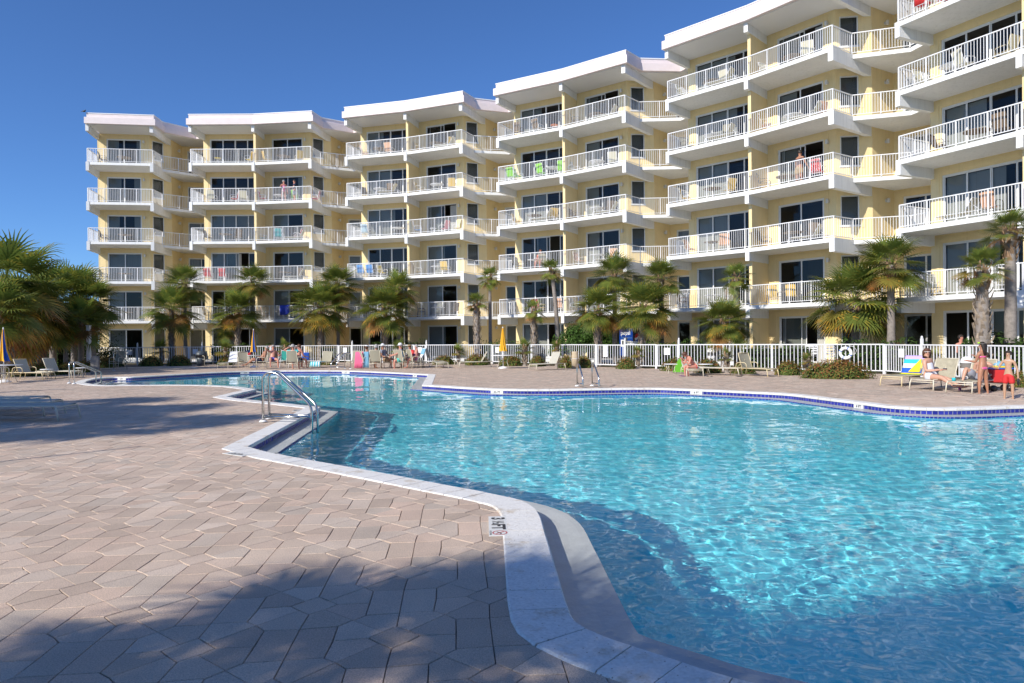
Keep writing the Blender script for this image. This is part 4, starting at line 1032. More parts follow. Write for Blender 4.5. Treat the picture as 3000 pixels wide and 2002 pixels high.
CS = put(chair(), at(888, 1078), 2.4, 'patio chair of the bare-backed man beside the person in turquoise', 'chair')
CP = put(chair(tall=.6), at(1107, 1080), PI-.05, 'beige patio chair seen from behind under the grey-haired sunbather', 'chair')
CV = put(chair(), at(1085, 1079), 2.2, 'beige patio chair holding the pink and blue towels', 'chair')
CW = put(chair(tall=.6), at(1188, 1079), PI-.55, 'beige patio chair under the man in the blue shirt', 'chair')
CR = put(chair(), at(1212, 1077), 2.0, 'patio chair with the red towel behind the man in the blue shirt', 'chair')
CK = put(chair(tall=.6), at(1228, 1078.5), 2.2, 'beige patio chair of the white-haired woman in the pink swimsuit', 'chair')
put(table(.32, .42, 'trim', legs=4, name='side_table'), at(2066, 1096), 0, 'small round white table between the person in red and the flat lounger', 'table')
put(table(.22, .42, 'trim', square=True, name='side_table'), at(1965, 1095), .1, 'small square white table left of the person in the red bikini', 'table')
put(table(.25, .42, 'trim', name='side_table'), at(1337, 1074), 0, 'small white table at the foot of the side-on lounger', 'table')
put(table(.24, .42, 'trim', name='side_table'), at(137, 1110), 0, 'small table between the two left loungers', 'table')
put(table(.24, .42, 'trim', name='side_table'), at(240, 1104.5), 0, 'small square table behind the near-left pool handrail', 'table')
put(table(.25, .40, 'trim', name='side_table'), at(776, 1080), 0, 'small cream table at the knees of the grey-haired man', 'table')
T1 = put(table(.62, .70, 'trim', name='round_table'), at(11.5, 1121), 0, 'round white table under the blue and yellow parasol at the left edge', 'table')
T3 = put(table(.62, .70, 'trim', name='round_table'), at(1474, 1080), 0, 'round white table under the closed yellow parasol', 'table')
T2 = put(table(.5, .70, 'trim', name='round_table'), at(738, 1075), 0, 'round table under the striped parasol of the left group', 'table')
put(chair(), at(20, 1124), 2.6, 'cream patio chair tucked under the left round table', 'chair')
# parasols, closed
def umat(name, c): return mat(name, c, .8, namt=.06, nscale=12)
M['uy'] = umat('yellow_canvas', (.80, .42, .02)); M['ub'] = umat('blue_canvas', (.02, .10, .42)); M['uw'] = umat('white_canvas', (.7, .7, .68))
def parasol(p, h, label, cols, seed=0, hw=.21, low=.92):
    e = empty('parasol', (p.x, p.y, 0), seed, label, 'parasol', 'closed parasols in their bases')
    ps = MB(); ps.tube([(0, 0, .04), (0, 0, h-.05)], .019); ps.build('pole', M['trim'], e)
    bs_ = MB(); bs_.lathe([(0, .12), (.05, .12), (.12, .10), (.25, .04), (.27, 0), (0, 0)], seg=20); bs_.build('base', M['trim'], e)
    n = 16; cp_ = MB(); rows_ = [(.03, h-.02), (.06, h-.25), (.095, h-.55), (.13, h-.85), (hw*.85, low+.12), (hw, low)]; vs = []
    for ri, (r_, z) in enumerate(rows_):
        for k in range(n*2):
            a = 2*PI*k/(n*2); q = r_*(1.12 if k % 4 == 0 else .72 if k % 4 == 2 else .95); zz = z-(.05 if k % 4 == 0 and ri == 5 else 0)
            vs.append((q*math.cos(a+.1*ri), q*math.sin(a+.1*ri), zz))
    b0 = len(cp_.v); cp_.v += vs
    for i in range(len(rows_)-1):
        for k in range(n*2):
            cp_.f.append((i*2*n+k, i*2*n+(k+1) % (2*n), (i+1)*2*n+(k+1) % (2*n), (i+1)*2*n+k)); cp_.m.append((k//4) % len(cols)); cp_.sm.append(False)
    cp_.build('canopy', [M[c] for c in cols], e)
    fn = MB(); fn.lathe([(0, h+.07), (.018, h+.05), (.025, h), (.02, h-.04)], seg=8); fn.build('finial', M['trim'], e)
parasol(at(11.5, 1121), 2.12, 'closed blue and yellow parasol at the left edge', ['uy', 'ub'], 1, .26, .85)
parasol(at(743.8, 1077), 2.20, 'closed yellow and navy parasol above the left group', ['uy', 'ub'], 2)
parasol(at(1474, 1080), 2.12, 'closed plain yellow parasol in the middle', ['uy'], 3)
pt_ = at(221, 1139); parasol(Vector((pt_.x-2.85, pt_.y-2.85, 0)), 2.55, 'closed parasol left of the picture that throws the long tapering shadow', ['uy', 'ub'], 4)
lp = MB(); lp.tube([(0, 0, 0), (0, 0, 3.0)], .025, 10); lp.lathe([(.12, 0), (.12, .03), (.03, .05)], seg=12)
tag(lp.build('slim_pole', M['trim'], None, (-8.79, 6.92, 0)), 'slim pole left of the picture that throws the thin straight shadow', 'pole')
# ================================================================ POOL HARDWARE
def handrail(paths, label, feet, r=.024):
    c = sum((Vector(p[0]) for p in paths), Vector())/len(paths); c.z = 0
    e = empty('pool_handrail', c, 0, label, 'handrail', 'stainless pool handrails')
    for p in paths:
        P = [Vector(q)-c for q in p]; C_ = [P[0]]
        for a, b, d in zip(P, P[1:], P[2:]):       # round each bend
            r1 = min(.14, (b-a).length*.45); r2 = min(.14, (d-b).length*.45); A = b+(a-b).normalized()*r1; D = b+(d-b).normalized()*r2
            for i in range(7): t = i/6; C_.append(A*(1-t)**2+b*2*t*(1-t)+D*t*t)
        C_.append(P[-1]); mb = MB(); mb.tube(C_, r, 12); mb.build('rail', M['steel'], e)
    for f in feet:
        mb = MB(); mb.lathe([(.075, 0), (.075, .018), (.03, .04), (.026, .04)], (f[0]-c.x, f[1]-c.y, .012), 16); mb.build('flange', M['trim'], e)
A1, A2 = at(773, 1240), at(791, 1231); B1 = atd(912, 1264, 12.85); B2 = atd(929, 1264, 12.95)
def rail4(a, b, top=.90, zb=-.45, cross=True):
    d = (b-a); d.z = 0; dn = d.normalized(); main = [a, Vector((a.x, a.y, top)), a+dn*.28+Vector((0, 0, top+.03)), Vector((b.x, b.y, .33)), Vector((b.x, b.y, zb))]
    out = [main]
    if cross: out.append([Vector((a.x, a.y, .10)), Vector((b.x, b.y, .13))])
    return out
# near steps rail
a1, a2 = at(771, 1238), at(789, 1229); w1, w2 = at(914, 1262, -.13), at(930, 1260, -.13)
handrail([q for a, b in ((a1, w1), (a2, w2)) for q in rail4(a, b, .93)], 'large near pair of pool handrails at the pointed corner', [a1, a2])
a1, a2 = at(203, 1124.5), at(217, 1126.3); w1, w2 = at(281, 1122, -.13), at(296, 1122.5, -.13)
handrail([q for a, b in ((a1, w1), (a2, w2)) for q in rail4(a, b, .80, -.4, False)], 'pair of handrails at the left tip of the pool', [a1, a2])
a1, a2 = at(1010.5, 1081.5), at(1027.5, 1082); w1, w2 = at(969.5, 1090.5, -.13), at(985.7, 1090.5, -.13)
handrail([q for a, b in ((a1, w1), (a2, w2)) for q in rail4(a, b, .86)], 'far pair of handrails in front of the pink towel', [a1, a2])
a1, a2 = at(1691, 1133), at(1735, 1132); w1, w2 = at(1708, 1150, -.13), at(1755, 1150, -.13)
handrail([q for a, b in ((a1, w1), (a2, w2)) for q in rail4(a, b, .70)], 'pair of handrails in front of the tan pillar bin', [a1, a2])
a1, w1 = at(333.5, 1087), at(372, 1082.5); handrail([[a1, a1+Vector((0, 0, .95)), a1+(w1-a1)*.35+Vector((0, 0, .95)), Vector((w1.x, w1.y, .45)), w1]], 'single handrail of the small spa pool', [a1])
# depth markers
M['marker'] = mat('marker_tile', (.74, .74, .72), .3); M['ink'] = mat('marker_ink', (.02, .02, .025), .4); M['red'] = mat('marker_red', (.5, .04, .05), .4)
def deck_marker(u, v, rz, lines, label, w_=.30, h=.30, nodive=False):
    p = at(u, v); e = empty('depth_marker', (p.x, p.y, .006), rz, label, 'depth marker')
    t = MB(); t.box((0, 0, 0), (w_, h, .008)); t.build('tile', M['marker'], e)
    text_obj('lettering', lines, h*.62 if not nodive else .115, M['ink'], e, (0, 0 if not nodive else .075, .006), bold=.004)
    if nodive:
        text_obj('lettering', 'FT', .12, M['ink'], e, (0, -.045, .006), bold=.004)
def deck_strip(p, rz, txt, label, L=.58, W=.15, icon=True, bold=.006):
    e = empty('depth_marker', (p[0], p[1], .0075), rz, label, 'depth marker', 'depth markers let into the deck')
    t = MB(); t.box((0, 0, 0), (L, W, .007)); t.build('tile', M['marker'], e)
    if icon:
        text_obj('lettering', '3', .15, M['ink'], e, (-L/2+.075, 0, .0045), bold=bold); text_obj('lettering', '\u00bd', .13, M['ink'], e, (-L/2+.20, 0, .0045), bold=bold*.6)
        text_obj('lettering', 'FT', .15, M['ink'], e, (-L/2+.33, 0, .0045), bold=bold)
        ic = MB(); n = 32
        vs = [(r_*math.cos(2*PI*k/n)+L/2-.075, r_*math.sin(2*PI*k/n)+.012, .0045) for r_ in (.05, .060) for k in range(n)]
        ic.add(vs, [(k, (k+1) % n, n+(k+1) % n, n+k) for k in range(n)]); ic.bar((L/2-.117, .052, .0042), (L/2-.034, -.028, .0042), .009, .001)
        i_ = ic.build('no_diving_ring', M['red'], e); dv = MB(); dv.bar((L/2-.10, -.01, .0038), (L/2-.055, .025, .0038), .012, .001); dv.bar((L/2-.055, .025, .0038), (L/2-.035, .01, .0038), .008, .001); dv.build('diver', M['ink'], e)
        text_obj('lettering', 'NO DIVING', .024, M['ink'], e, (L/2-.075, -.062, .0045))
    else: text_obj('lettering', txt, .13, M['ink'], e, (0, 0, .0045), bold=bold)
    return e
m1 = (at(1457, 1517)+at(1460, 1573))/2; dr = at(1487, 1571)-at(1480, 1514)
deck_strip(m1, math.atan2(dr.y, dr.x), '', 'worn 3 1/2 FT depth marker with no-diving sign in the near deck')
dr = at(726, 1333)-at(670, 1325); deck_strip(at(694, 1332.5), math.atan2(dr.y, dr.x)+PI, '4 FT', 'depth marker lying before the pointed near corner of the pool', .45, .15, False)
dr = at(875, 1196)-at(846, 1212); deck_strip(at(868, 1204), math.atan2(dr.y, dr.x), '4 FT', 'faint depth marker beside the large near handrails', .4, .13, False)
def band_marker(u, v, txt, label, wd=.30):
    p = at(u, v, -.08); q = Vector((p.x, p.y)); i = min(range(NE), key=lambda i: (EV[i]-q).length); a, b = EV[i-1], EV[(i+1) % NE]; d = (b-a).normalized()
    n = Vector((d.y, -d.x))*-SGN; 
    if n.dot(Vector((-q.x, -q.y))) < 0: n = -n
    t = Vector((-n.y, n.x)); c = seg_dist(q, EV[i-1], EV[(i+1) % NE])[1]+n*.008
    e = empty('depth_marker', (c.x, c.y, -.082), math.atan2(t.y, t.x), label, 'depth marker', 'white depth markers in the blue tile band')
    bx = MB(); bx.box((0, 0, 0), (wd, .008, .086)); bx.build('tile', M['marker'], e)
    text_obj('lettering', txt, .085, M['ink'], e, (0, -.0052, 0), (PI/2, 0, 0), bold=.003)
band_marker(1470, 1147, '4\u00bd FT', 'white 4 1/2 FT marker in the far tile band left of the middle handrails', .42)
band_marker(2063, 1147, '4 FT', 'white 4 FT marker in the tile band below the flat lounger', .36)
band_marker(2549, 1190, '4 FT', 'white 4 FT marker in the tile band at the right, nearest of all')
band_marker(1016, 1092, '5 FT', 'white marker in the tile band below the pink towel', .5)
band_marker(388, 1109, '3 FT', 'white marker in the dark tile band at the left end of the pool', .5)
band_marker(718, 1093, '5 FT', 'white marker in the tile band below the left group', .5)
band_marker(1246, 1100, '5 FT', 'white marker at the far notch of the pool edge', .3)
# ================================================================ SMALL THINGS
M['black'] = mat('black_plastic', (.015, .015, .018), .4); M['dgrey'] = mat('dark_grey_plastic', (.07, .085, .10), .45)
M['tan'] = mat('tan_concrete', (.52, .42, .28), .85, namt=.12, nscale=20, bump=.5, bscale=60)
M['greycon'] = mat('grey_concrete', (.22, .20, .18), .8, namt=.1, nscale=8)
M['redp'] = mat('red_fabric', (.62, .03, .03), .7); M['bluep'] = mat('blue_plastic', (.03, .12, .55), .4)
M['aqua'] = mat('aqua_fabric', (.03, .50, .56), .8); M['pink'] = mat('pink_towel', (.85, .16, .30), .9, bump=.5, bscale=120)
M['lblue'] = mat('light_blue_towel', (.20, .42, .58), .9, bump=.4, bscale=120); M['wtowel'] = mat('white_towel', (.80, .80, .82), .9, bump=.5, bscale=140)
M['green'] = mat('green_bag', (.12, .42, .02), .7); M['lime'] = mat('lime', (.42, .75, .02), .6); M['yellow'] = mat('yellow_fabric', (.85, .62, .02), .7); M['purple'] = mat('purple', (.22, .05, .22), .5)
M['orange'] = mat('orange_fabric', (.75, .22, .06), .7); M['lav'] = mat('lavender', (.55, .42, .80), .8)
p = at(589, 1072); e = empty('trash_can', (p.x, p.y, 0), 0, 'dark grey trash can with domed lid and black liner', 'trash can')
b = MB(); b.lathe([(0, 0), (.24, 0), (.29, .68), (0, .68)], seg=24); b.build('barrel', M['dgrey'], e)
b = MB(); b.lathe([(.292, .52), (.315, .56), (.31, .66), (.33, .70), (.30, .72)], seg=28, wob=lambda a, z: 1+.03*math.sin(a*7)+.02*math.sin(a*13+z*40)); b.build('liner', M['black'], e)
b = MB(); b.lathe([(.33, .71), (.32, .78), (.24, .90), (.12, .96), (0, .97)], seg=24); b.build('lid', M['dgrey'], e)
p = at(1685, 1080.5); e = empty('pillar_bin', (p.x, p.y, 0), 0, 'tan concrete pillar bin with a white rope tied round it', 'bin')
b = MB(); b.lathe([(0, 0), (.175, 0), (.175, .70), (.165, .72), (.17, .74), (.16, .84), (.13, .87), (0, .875)], seg=24); b.build('body', M['tan'], e)
b = MB(); b.tube([(.18*math.cos(a*PI/12), .18*math.sin(a*PI/12), .52+.008*math.sin(a)) for a in range(24)], .009, 6, closed=True); b.tube([(.03, -.19, .52), (.05, -.2, .44)], .008); b.build('rope', M['trim'], e)
p = at(279, 1097); e = empty('headstone_board', (p.x, p.y, 0), .1, 'grey rounded stone slab standing beside the white post', 'stone slab')
b = MB(); prof = [(-.19, 0), (.19, 0)]+[(.19*math.cos(a*PI/10), .72+.19*math.sin(a*PI/10)) for a in range(11)]
n = len(prof); vs = [(x, -.06, z) for x, z in prof]+[(x, .06, z) for x, z in prof]; b.add(vs, [tuple(range(n)), tuple(range(n, 2*n))[::-1]]+[(i, (i+1) % n, n+(i+1) % n, n+i) for i in range(n)]); b.build('slab', M['greycon'], e); e.name = 'stone_slab'
p = at(261, 1083); b = MB(); b.bar((0, 0, 0), (0, 0, 2.5), .19, .19); b.box((0, 0, 2.52), (.23, .23, .05)); b.box((-.02, -.11, 1.75), (.06, .04, .12)); bevel(tag(b.build('white_post', M['trim'], None, (p.x, p.y, 0)), 'square white post left of the leftmost block', 'post'))
for i, (u, v, h, w_) in enumerate([(105, 1060, .95, .22), (220, 1058, .75, .2)]):
    p = at(u, v); b = MB(); b.bar((0, 0, 0), (0, 0, h), w_, w_); b.bar((0, 0, h), (0, 0, h+.05), w_*1.15, w_*1.15)
    tag(b.build('garden_post', M['trim'], None, (p.x, p.y, 0)), ['pale stub post by the thick dark trunk at the left', 'short white garden post under the dark hedge'][i], 'post')
# round white domed bins behind the fence
for i, (u, v, d, lab) in enumerate([(2085, 1064, 33, 'white domed bin behind the small round table'), (2833, 1062, 20.5, 'white domed bin with grey band behind the patterned lounger'), (1588, 1046, 42, 'white domed bin behind the little fan palm in the middle')]):
    p = atd(u, v, d); s = 1 if i != 1 else .85; e = empty('domed_bin', (p.x, p.y, 0.02), 0, lab, 'bin', 'white domed bins', s)
    b = MB(); b.lathe([(0, 0), (.2, 0), (.215, .62)], seg=22); b.build('body', M['trim'], e)
    b = MB(); b.lathe([(.195, .62), (.195, .80)], seg=22); b.build('band', M['greycon'], e)
    b = MB(); b.lathe([(.215, .80), (.215, .84), (.17, .96), (.09, 1.02), (0, 1.03)], seg=22); b.build('dome', M['trim'], e)
# life ring hanging on the fence
p = atd(2479, 1034.6, 28.3); e = empty('life_ring', (p.x, p.y, p.z), -.70, 'white life ring with blue bands hanging on the fence', 'life ring')
b = MB(); n, m_ = 40, 12; vs = []; R0, r0 = .205, .062
for i in range(n):
    a = 2*PI*i/n
    for j in range(m_): q = 2*PI*j/m_; vs.append(((R0+r0*math.cos(q))*math.cos(a), r0*.8*math.sin(q)-.09, (R0+r0*math.cos(q))*math.sin(a)))
b.add(vs, [(i*m_+j, ((i+1) % n)*m_+j, ((i+1) % n)*m_+(j+1) % m_, i*m_+(j+1) % m_) for i in range(n) for j in range(m_)], 0, True); b.build('ring', M['trim'], e)
for k in range(4):
    a0 = 1.15+k*PI/2; b = MB(); vs = []
    for i in range(4):
        a = a0+(i-1.5)*.055
        for j in range(m_): q = 2*PI*j/m_; rr = r0+.004; vs.append(((R0+rr*math.cos(q))*math.cos(a), rr*.82*math.sin(q)-.09, (R0+rr*math.cos(q))*math.sin(a)))
    b.add(vs, [(i*m_+j, (i+1)*m_+j, (i+1)*m_+(j+1) % m_, i*m_+(j+1) % m_) for i in range(3) for j in range(m_)], 0, True); b.build('band', M['bluep'], e)
b = MB(); b.tube([(.1, -.1, .30), (.3, -.1, .27), (.42, -.1, .12), (.38, -.1, -.02), (.22, -.1, -.05)], .008, 6); b.tube([(-.05, -.09, .0), (.05, -.09, -.15), (-.02, -.09, -.2)], .008, 6); b.build('rope', M['trim'], e)
# vending machine in the passage
p = Vector((*LW(3, 8.75, .75), 0)); e = empty('vending_machine', (p.x, p.y, .187), -.8, 'blue drink vending machine with a round emblem under the fourth block', 'vending machine', None, 1.1)
M['vblue'] = mat('vending_blue', (.008, .045, .24), .25); M['vnavy'] = mat('vending_navy', (.008, .012, .05), .3)
b = MB(); b.box((0, .42, .95), (.95, .8, 1.9)); bevel(b.build('cabinet', M['vnavy'], e))
b = MB(); b.box((0, -.002, 1.05), (.93, .03, 1.66)); b.build('front_panel', M['vblue'], e)
text_obj('lettering', 'pepsi', .32, M['trim'], e, (-.03, -.02, 1.50), (PI/2, 0, 0), bold=.006)
b = MB(); b.box((.05, -.022, 1.22), (.76, .01, .012)); b.build('trim_line', M['lblue'], e)
b = MB(); b.box((-.2, -.03, .92), (.28, .03, .40)); b.build('price_panel', M['trim'], e); b = MB(); b.box((.22, -.03, .95), (.34, .02, .22)); b.build('button_panel', M['greycon'], e)
b = MB(); b.box((-.2, -.05, .92), (.1, .01, .28)); b.build('coin_slot', M['black'], e)
def disc(mb, c, r, a0, a1, yoff, axis='x', n=20):
    vs = [c]+[Vector(c)+Vector((0, math.cos(a0+(a1-a0)*i/n)*r, math.sin(a0+(a1-a0)*i/n)*r)) for i in range(n+1)]; mb.add(vs, [(0, i+1, i+2) for i in range(n)])
b = MB(); n = 30; sx = .479
def wv(y): return .04*math.sin(y*9)
for zone, (f0, f1), mt in (('emblem_top', (.3, 1), 'redp'), ('emblem_band', (-.22, .3), 'trim'), ('emblem_bottom', (-1, -.22), 'bluep')):
    b = MB(); r = .26
    for i in range(n):
        y0, y1 = -r+2*r*i/n, -r+2*r*(i+1)/n; h0, h1 = math.sqrt(max(0, r*r-y0*y0)), math.sqrt(max(0, r*r-y1*y1))
        cl = lambda f, h, y: max(-h, min(h, f*r+wv(y)*1.5 if abs(f) < 1 else f*9))
        b.quad((sx, .42+y0, 1.2+cl(f0, h0, y0)), (sx, .42+y1, 1.2+cl(f0, h1, y1)), (sx, .42+y1, 1.2+cl(f1, h1, y1)), (sx, .42+y0, 1.2+cl(f1, h0, y0)))
    b.build(zone, M[mt], e)
# white arbor gate behind the fence
p1, p2 = atd(1833, 1040, 37.2), atd(1877, 1040, 36.6); e = empty('arbor_gate', (p1.x, p1.y, 0), math.atan2(p2.y-p1.y, p2.x-p1.x), 'tall white solid gate between two capped posts behind the fence', 'gate'); L = (p2-p1).length
for x in (0, L): b = MB(); b.bar((x, 0, 0), (x, 0, 1.50), .13, .13); b.bar((x, 0, 1.50), (x, 0, 1.55), .17, .17); b.build('post', M['trim'], e)
b = MB(); b.box((L/2, 0, .72), (L-.13, .03, 1.24)); b.box((L/2, -.03, 1.32), (L-.13, .06, .05)); b.build('panel', M['trim'], e)
# towels
def cloth(name, label, mats, pts, loc, rz, cat='towel', bands=1, wav=.015, group=None):
    """pts: profile (y, z) from one end to the other; width spans x -.3..+.3; folds added"""
    mb = MB(); n, m_ = len(pts), 12; W_ = pts[0][2] if len(pts[0]) > 2 else .3
    vs = []
    for i, q in enumerate(pts):
        W_ = q[2] if len(q) > 2 else .3
        for j in range(m_+1): x = -W_+2*W_*j/m_; k = wav*(abs(math.sin(j*1.9+i*.3))); vs.append((x, q[0]-k, q[1]+k*.3))
    b0 = len(mb.v); mb.v += vs
    for i in range(n-1):
        for j in range(m_):
            mb.f.append((b0+i*(m_+1)+j, b0+i*(m_+1)+j+1, b0+(i+1)*(m_+1)+j+1, b0+(i+1)*(m_+1)+j)); mb.m.append((int(j/m_*bands*len(mats)) if bands > 1 else i*len(mats)//(n-1)) % len(mats)); mb.sm.append(True)
    o = mb.build(name, [M[c] for c in mats], None, loc, rz); s = o.modifiers.new('t', 'SOLIDIFY'); s.thickness = .008
    return tag(o, label, cat, group)
def backpts(back, s0=-.05, s1=.76, over=.35, seat=.3):
    a = math.radians(back); ca, sa = math.cos(a), math.sin(a); H = .325; y0 = 1.20
    P = [(y0-seat+i*seat/3, H) for i in range(3)]+[(y0+t*ca-.012, H+t*sa+.012) for t in (.02, .2, .35, .5, .62)]
    P += [(y0+.64*ca+.02, H+.65*sa), (y0+.64*ca+.04, H+.58*sa)]+[(y0+.64*ca+.05, H+.58*sa-over*k) for k in (.5, 1)]
    return P
cloth('towel', 'white towel over the back of a lounger right of the trash can', ['wtowel'], backpts(68, seat=.25), LW1.location+Vector((0, 0, .0)), LW1.rotation_euler[2])
cloth('towel', 'rainbow beach towel with yellow sail and lime end over a lounger back', ['lime', 'lime', 'yellow', 'bluep', 'wtowel', 'aqua', 'lav', 'lav', 'pink', 'orange', 'pink'], backpts(62, seat=.12), LR1.location, LR1.rotation_euler[2])
sa_ = MB(); a = math.radians(62); P = lambda x, t: (x, 1.20+t*.86*math.cos(a)-.045, .325+t*.86*math.sin(a)+.032)
sa_.add([P(-.08, .05), P(.26, .05), P(.22, .62)], [(0, 1, 2)]); sa_.add([P(.28, .05), P(.30, .3), P(.24, .60)], [(0, 1, 2)])
so2 = sa_.build('towel_sail', M['yellow'], None, LR1.location, LR1.rotation_euler[2]); so2.parent = [o for o in bpy.data.objects if o.get('label', '').startswith('rainbow beach')][0]; so2.location = (0, 0, 0); so2.rotation_euler[2] = 0
cloth('towel', 'aqua and white striped towel hanging over the seat of a lounger', ['aqua', 'wtowel', 'aqua', 'lblue', 'wtowel', 'aqua'], [(.9, .335, .26), (.5, .33, .28), (.1, .335, .3), (-.03, .33, .31), (-.06, .2, .31), (-.08, .06, .33)], LW3.location, LW3.rotation_euler[2], bands=2, wav=.03)
pv_ = at(1054, 1080); rzv = .02
cloth('towel', 'bright pink towel hanging to the ground over a chair back', ['pink'], [(.1, .55, .20), (.06, .86, .20), (0, .90, .20), (-.05, .86, .21), (-.09, .6, .23), (-.11, .3, .25), (-.12, .02, .27)], (pv_.x, pv_.y, .0), rzv, wav=.03)
pv_ = at(1074, 1080); cloth('towel', 'light blue towel hanging beside the pink towel', ['lblue'], [(.1, .55, .13), (.06, .86, .13), (0, .90, .13), (-.05, .86, .13), (-.08, .6, .14), (-.10, .3, .15), (-.11, .04, .16)], (pv_.x, pv_.y+.05, .0), -.05, wav=.05)
pr_ = at(1206, 1077.5); cloth('towel', 'red towel over the chair back behind the man in the blue shirt', ['redp'], [(.12, .5, .16), (.06, .93, .17), (0, .97, .18), (-.07, .92, .18), (-.12, .6, .18), (-.14, .42, .17)], (pr_.x, pr_.y, .0), -.3, wav=.03)
pw_ = at(1238, 1075); cloth('towel', 'white and blue patterned towel on a raised chair back', ['wtowel', 'wtowel', 'lblue', 'wtowel'], [(.3, .50, .2), (.18, .95, .2), (.1, 1.06, .2), (0, 1.02, .2), (-.12, .7, .2), (-.2, .5, .2)], (pw_.x+.1, pw_.y, .0), -.9, wav=.02)
# folding chair with green cushion, blue sling chair, carts and bags
def folding(name, label, u, v, rz, sl, fr='trim', s=1):
    p = at(u, v); e = empty(name, (p.x, p.y, 0.002), rz, label, 'folding chair', None, s)
    f = MB()
    for q in (-1, 1):
        x = q*.25; f.tube([(x, -.05, 0), (x, .34, .5), (x, .52, .98)], .013); f.tube([(x, .5, 0), (x, .05, .42)], .013); f.tube([(x, .02, .60), (x, .38, .60)], .016)
    f.tube([(-.25, .52, .98), (.25, .52, .98)], .013); f.tube([(-.25, .05, .42), (.25, .05, .42)], .012); f.build('frame', M[fr], e)
    b = MB(); b.add([(-.24, .06, .42), (.24, .06, .42), (.24, .30, .37), (-.24, .30, .37), (.24, .36, .48), (-.24, .36, .48), (.24, .52, .95), (-.24, .52, .95)], [(0, 1, 2, 3), (3, 2, 4, 5), (5, 4, 6, 7)], 0, True); b.build('seat', M[sl], e)
    return e
M['teal'] = mat('teal_fabric', (.01, .28, .22), .7); M['skyb'] = mat('blue_sling', (.10, .24, .72), .7)
folding('folding_chair', 'white folding chair with teal cushion standing among the left group', 832, 1078, .1, 'teal')
folding('folding_chair', 'blue beach chair leaning behind the fence left of the person in red', 1962, 1077, -1.1, 'skyb', s=1.15)
p = at(893, 1075.5); e = empty('beach_cart', (p.x, p.y, 0), .3, 'blue beach cart behind the bare-backed man', 'cart')
b = MB(); b.box((.05, 0, .62), (.42, .32, .45)); bevel(b.build('bag', M['bluep'], e), .06, 3); b = MB(); b.tube([(-.2, .2, .1), (-.18, .2, .95), (.2, .2, .95), (.22, .2, .1)], .014)
b.build('handle', M['trim'], e)
for s in (-1, 1): b = MB(); b.tube([(s*.2-.02, .2, .1), (s*.2+.02, .2, .1)], .1, 14); b.build('wheel', M['black'], e)
p = at(2926, 1146); e = empty('cooler_cart', (p.x, p.y, 0), -.1, 'red wheeled cooler wagon piled with towels beside the boy', 'cooler')
b = MB(); b.box((0, 0, .42), (.50, .36, .36)); bevel(b.build('body', M['redp'], e), .03, 2); b = MB(); b.box((0, 0, .62), (.56, .40, .035)); bevel(b.build('lid', M['bluep'], e), .01)
b = MB(); b.box((.05, 0, .66), (.42, .3, .05)); bevel(b.build('yellow_towel', M['yellow'], e), .02); b = MB(); b.ell((.06, 0, .72), (.18, .13, .09), 12, 8, 0, .3, 4); b.build('blue_towel', M['lblue'], e)
b = MB(); b.tube([(-.24, 0, .2), (-.24, 0, .10), (.24, 0, .10), (.24, 0, .2)], .018); b.tube([(.16, -.1, .25), (.16, -.1, .09)], .03); b.build('undercarriage', M['black'], e)
for x in (-.22, .22):
    for y in (-.16, .16): b = MB(); b.tube([(x, y-.03, .085), (x, y+.03, .085)], .085, 16); b.build('wheel', M['black'], e)
b = MB(); b.box((.12, -.185, .46), (.06, .01, .14), 0); b.build('latch', M['trim'], e)
b = MB(); b.lathe([(0, 0), (.042, 0), (.048, .09), (.046, .09), (.04, .01), (0, .01)], seg=16); pc = LR3.location; tag(b.build('cup', M['aqua'], None, (pc.x+.02, pc.y+.25, .30)), 'turquoise cup standing on the foot of the patterned lounger', 'cup')
b = MB(); b.lathe([(0, 0), (.035, 0), (.038, .13), (.03, .15), (.02, .19), (0, .19)], seg=14); pc = at(2812, 1144); tag(b.build('drink_bottle', M['purple'], None, (pc.x, pc.y, .002)), 'purple drink bottle on the deck under the lounger', 'bottle')
p = at(1989, 1090.5); e = empty('green_bag', (p.x, p.y, 0), -.1, 'bright green triangular tote bag at the knees of the person in red', 'bag')
b = MB(); vs = [(-.26, -.09, .0), (.20, -.09, 0), (.20, .09, 0), (-.26, .09, 0), (-.02, -.02, .56), (.10, -.02, .62), (.10, .02, .62), (-.02, .02, .56)]; b.add(vs, [(0, 1, 5, 4), (1, 2, 6, 5), (2, 3, 7, 6), (3, 0, 4, 7), (4, 5, 6, 7), (3, 2, 1, 0)]); b.build('bag_body', M['green'], e)
b = MB(); b.tube([(0, 0, .56), (.02, 0, .74), (.07, 0, .76), (.09, 0, .62)], .008, 6); b.build('strap', M['green'], e)
for i, (u, v, lab, c) in enumerate([(2750, 1145, 'pair of black sandals under the lounger of the person in white', 'black'), (2000, 1103, 'flip-flops under the feet of the person in red', 'purple'), (2078, 1103.5, 'grey sandals beside the flat lounger', 'greycon'), (2166, 1104, 'dark flip-flops lying before the flat lounger', 'black')]):
    p = at(u, v); e = empty('sandals', (p.x, p.y, .003), .6+i, lab, 'sandals', 'loose sandals on the deck')
    for s in (-1, 1): b = MB(); b.ell((s*.07, s*.03, .014), (.045, .12, .012), 14, 6); b.build('sandal', M[c], e)
p = atd(724, 1036, T2.location.y-.3); e = empty('beach_bag', (T2.location.x-.1, T2.location.y-.2, .705), 0, 'red and navy beach bag on the table of the left group', 'bag'); b = MB(); b.ell((0, 0, .14), (.24, .14, .15), 14, 8, 0, .25, 3); b.build('bag_body', M['vnavy'], e); b = MB(); b.ell((.06, -.08, .1), (.12, .08, .09), 12, 8, 0, .2, 4); b.build('side_pocket', M['redp'], e)
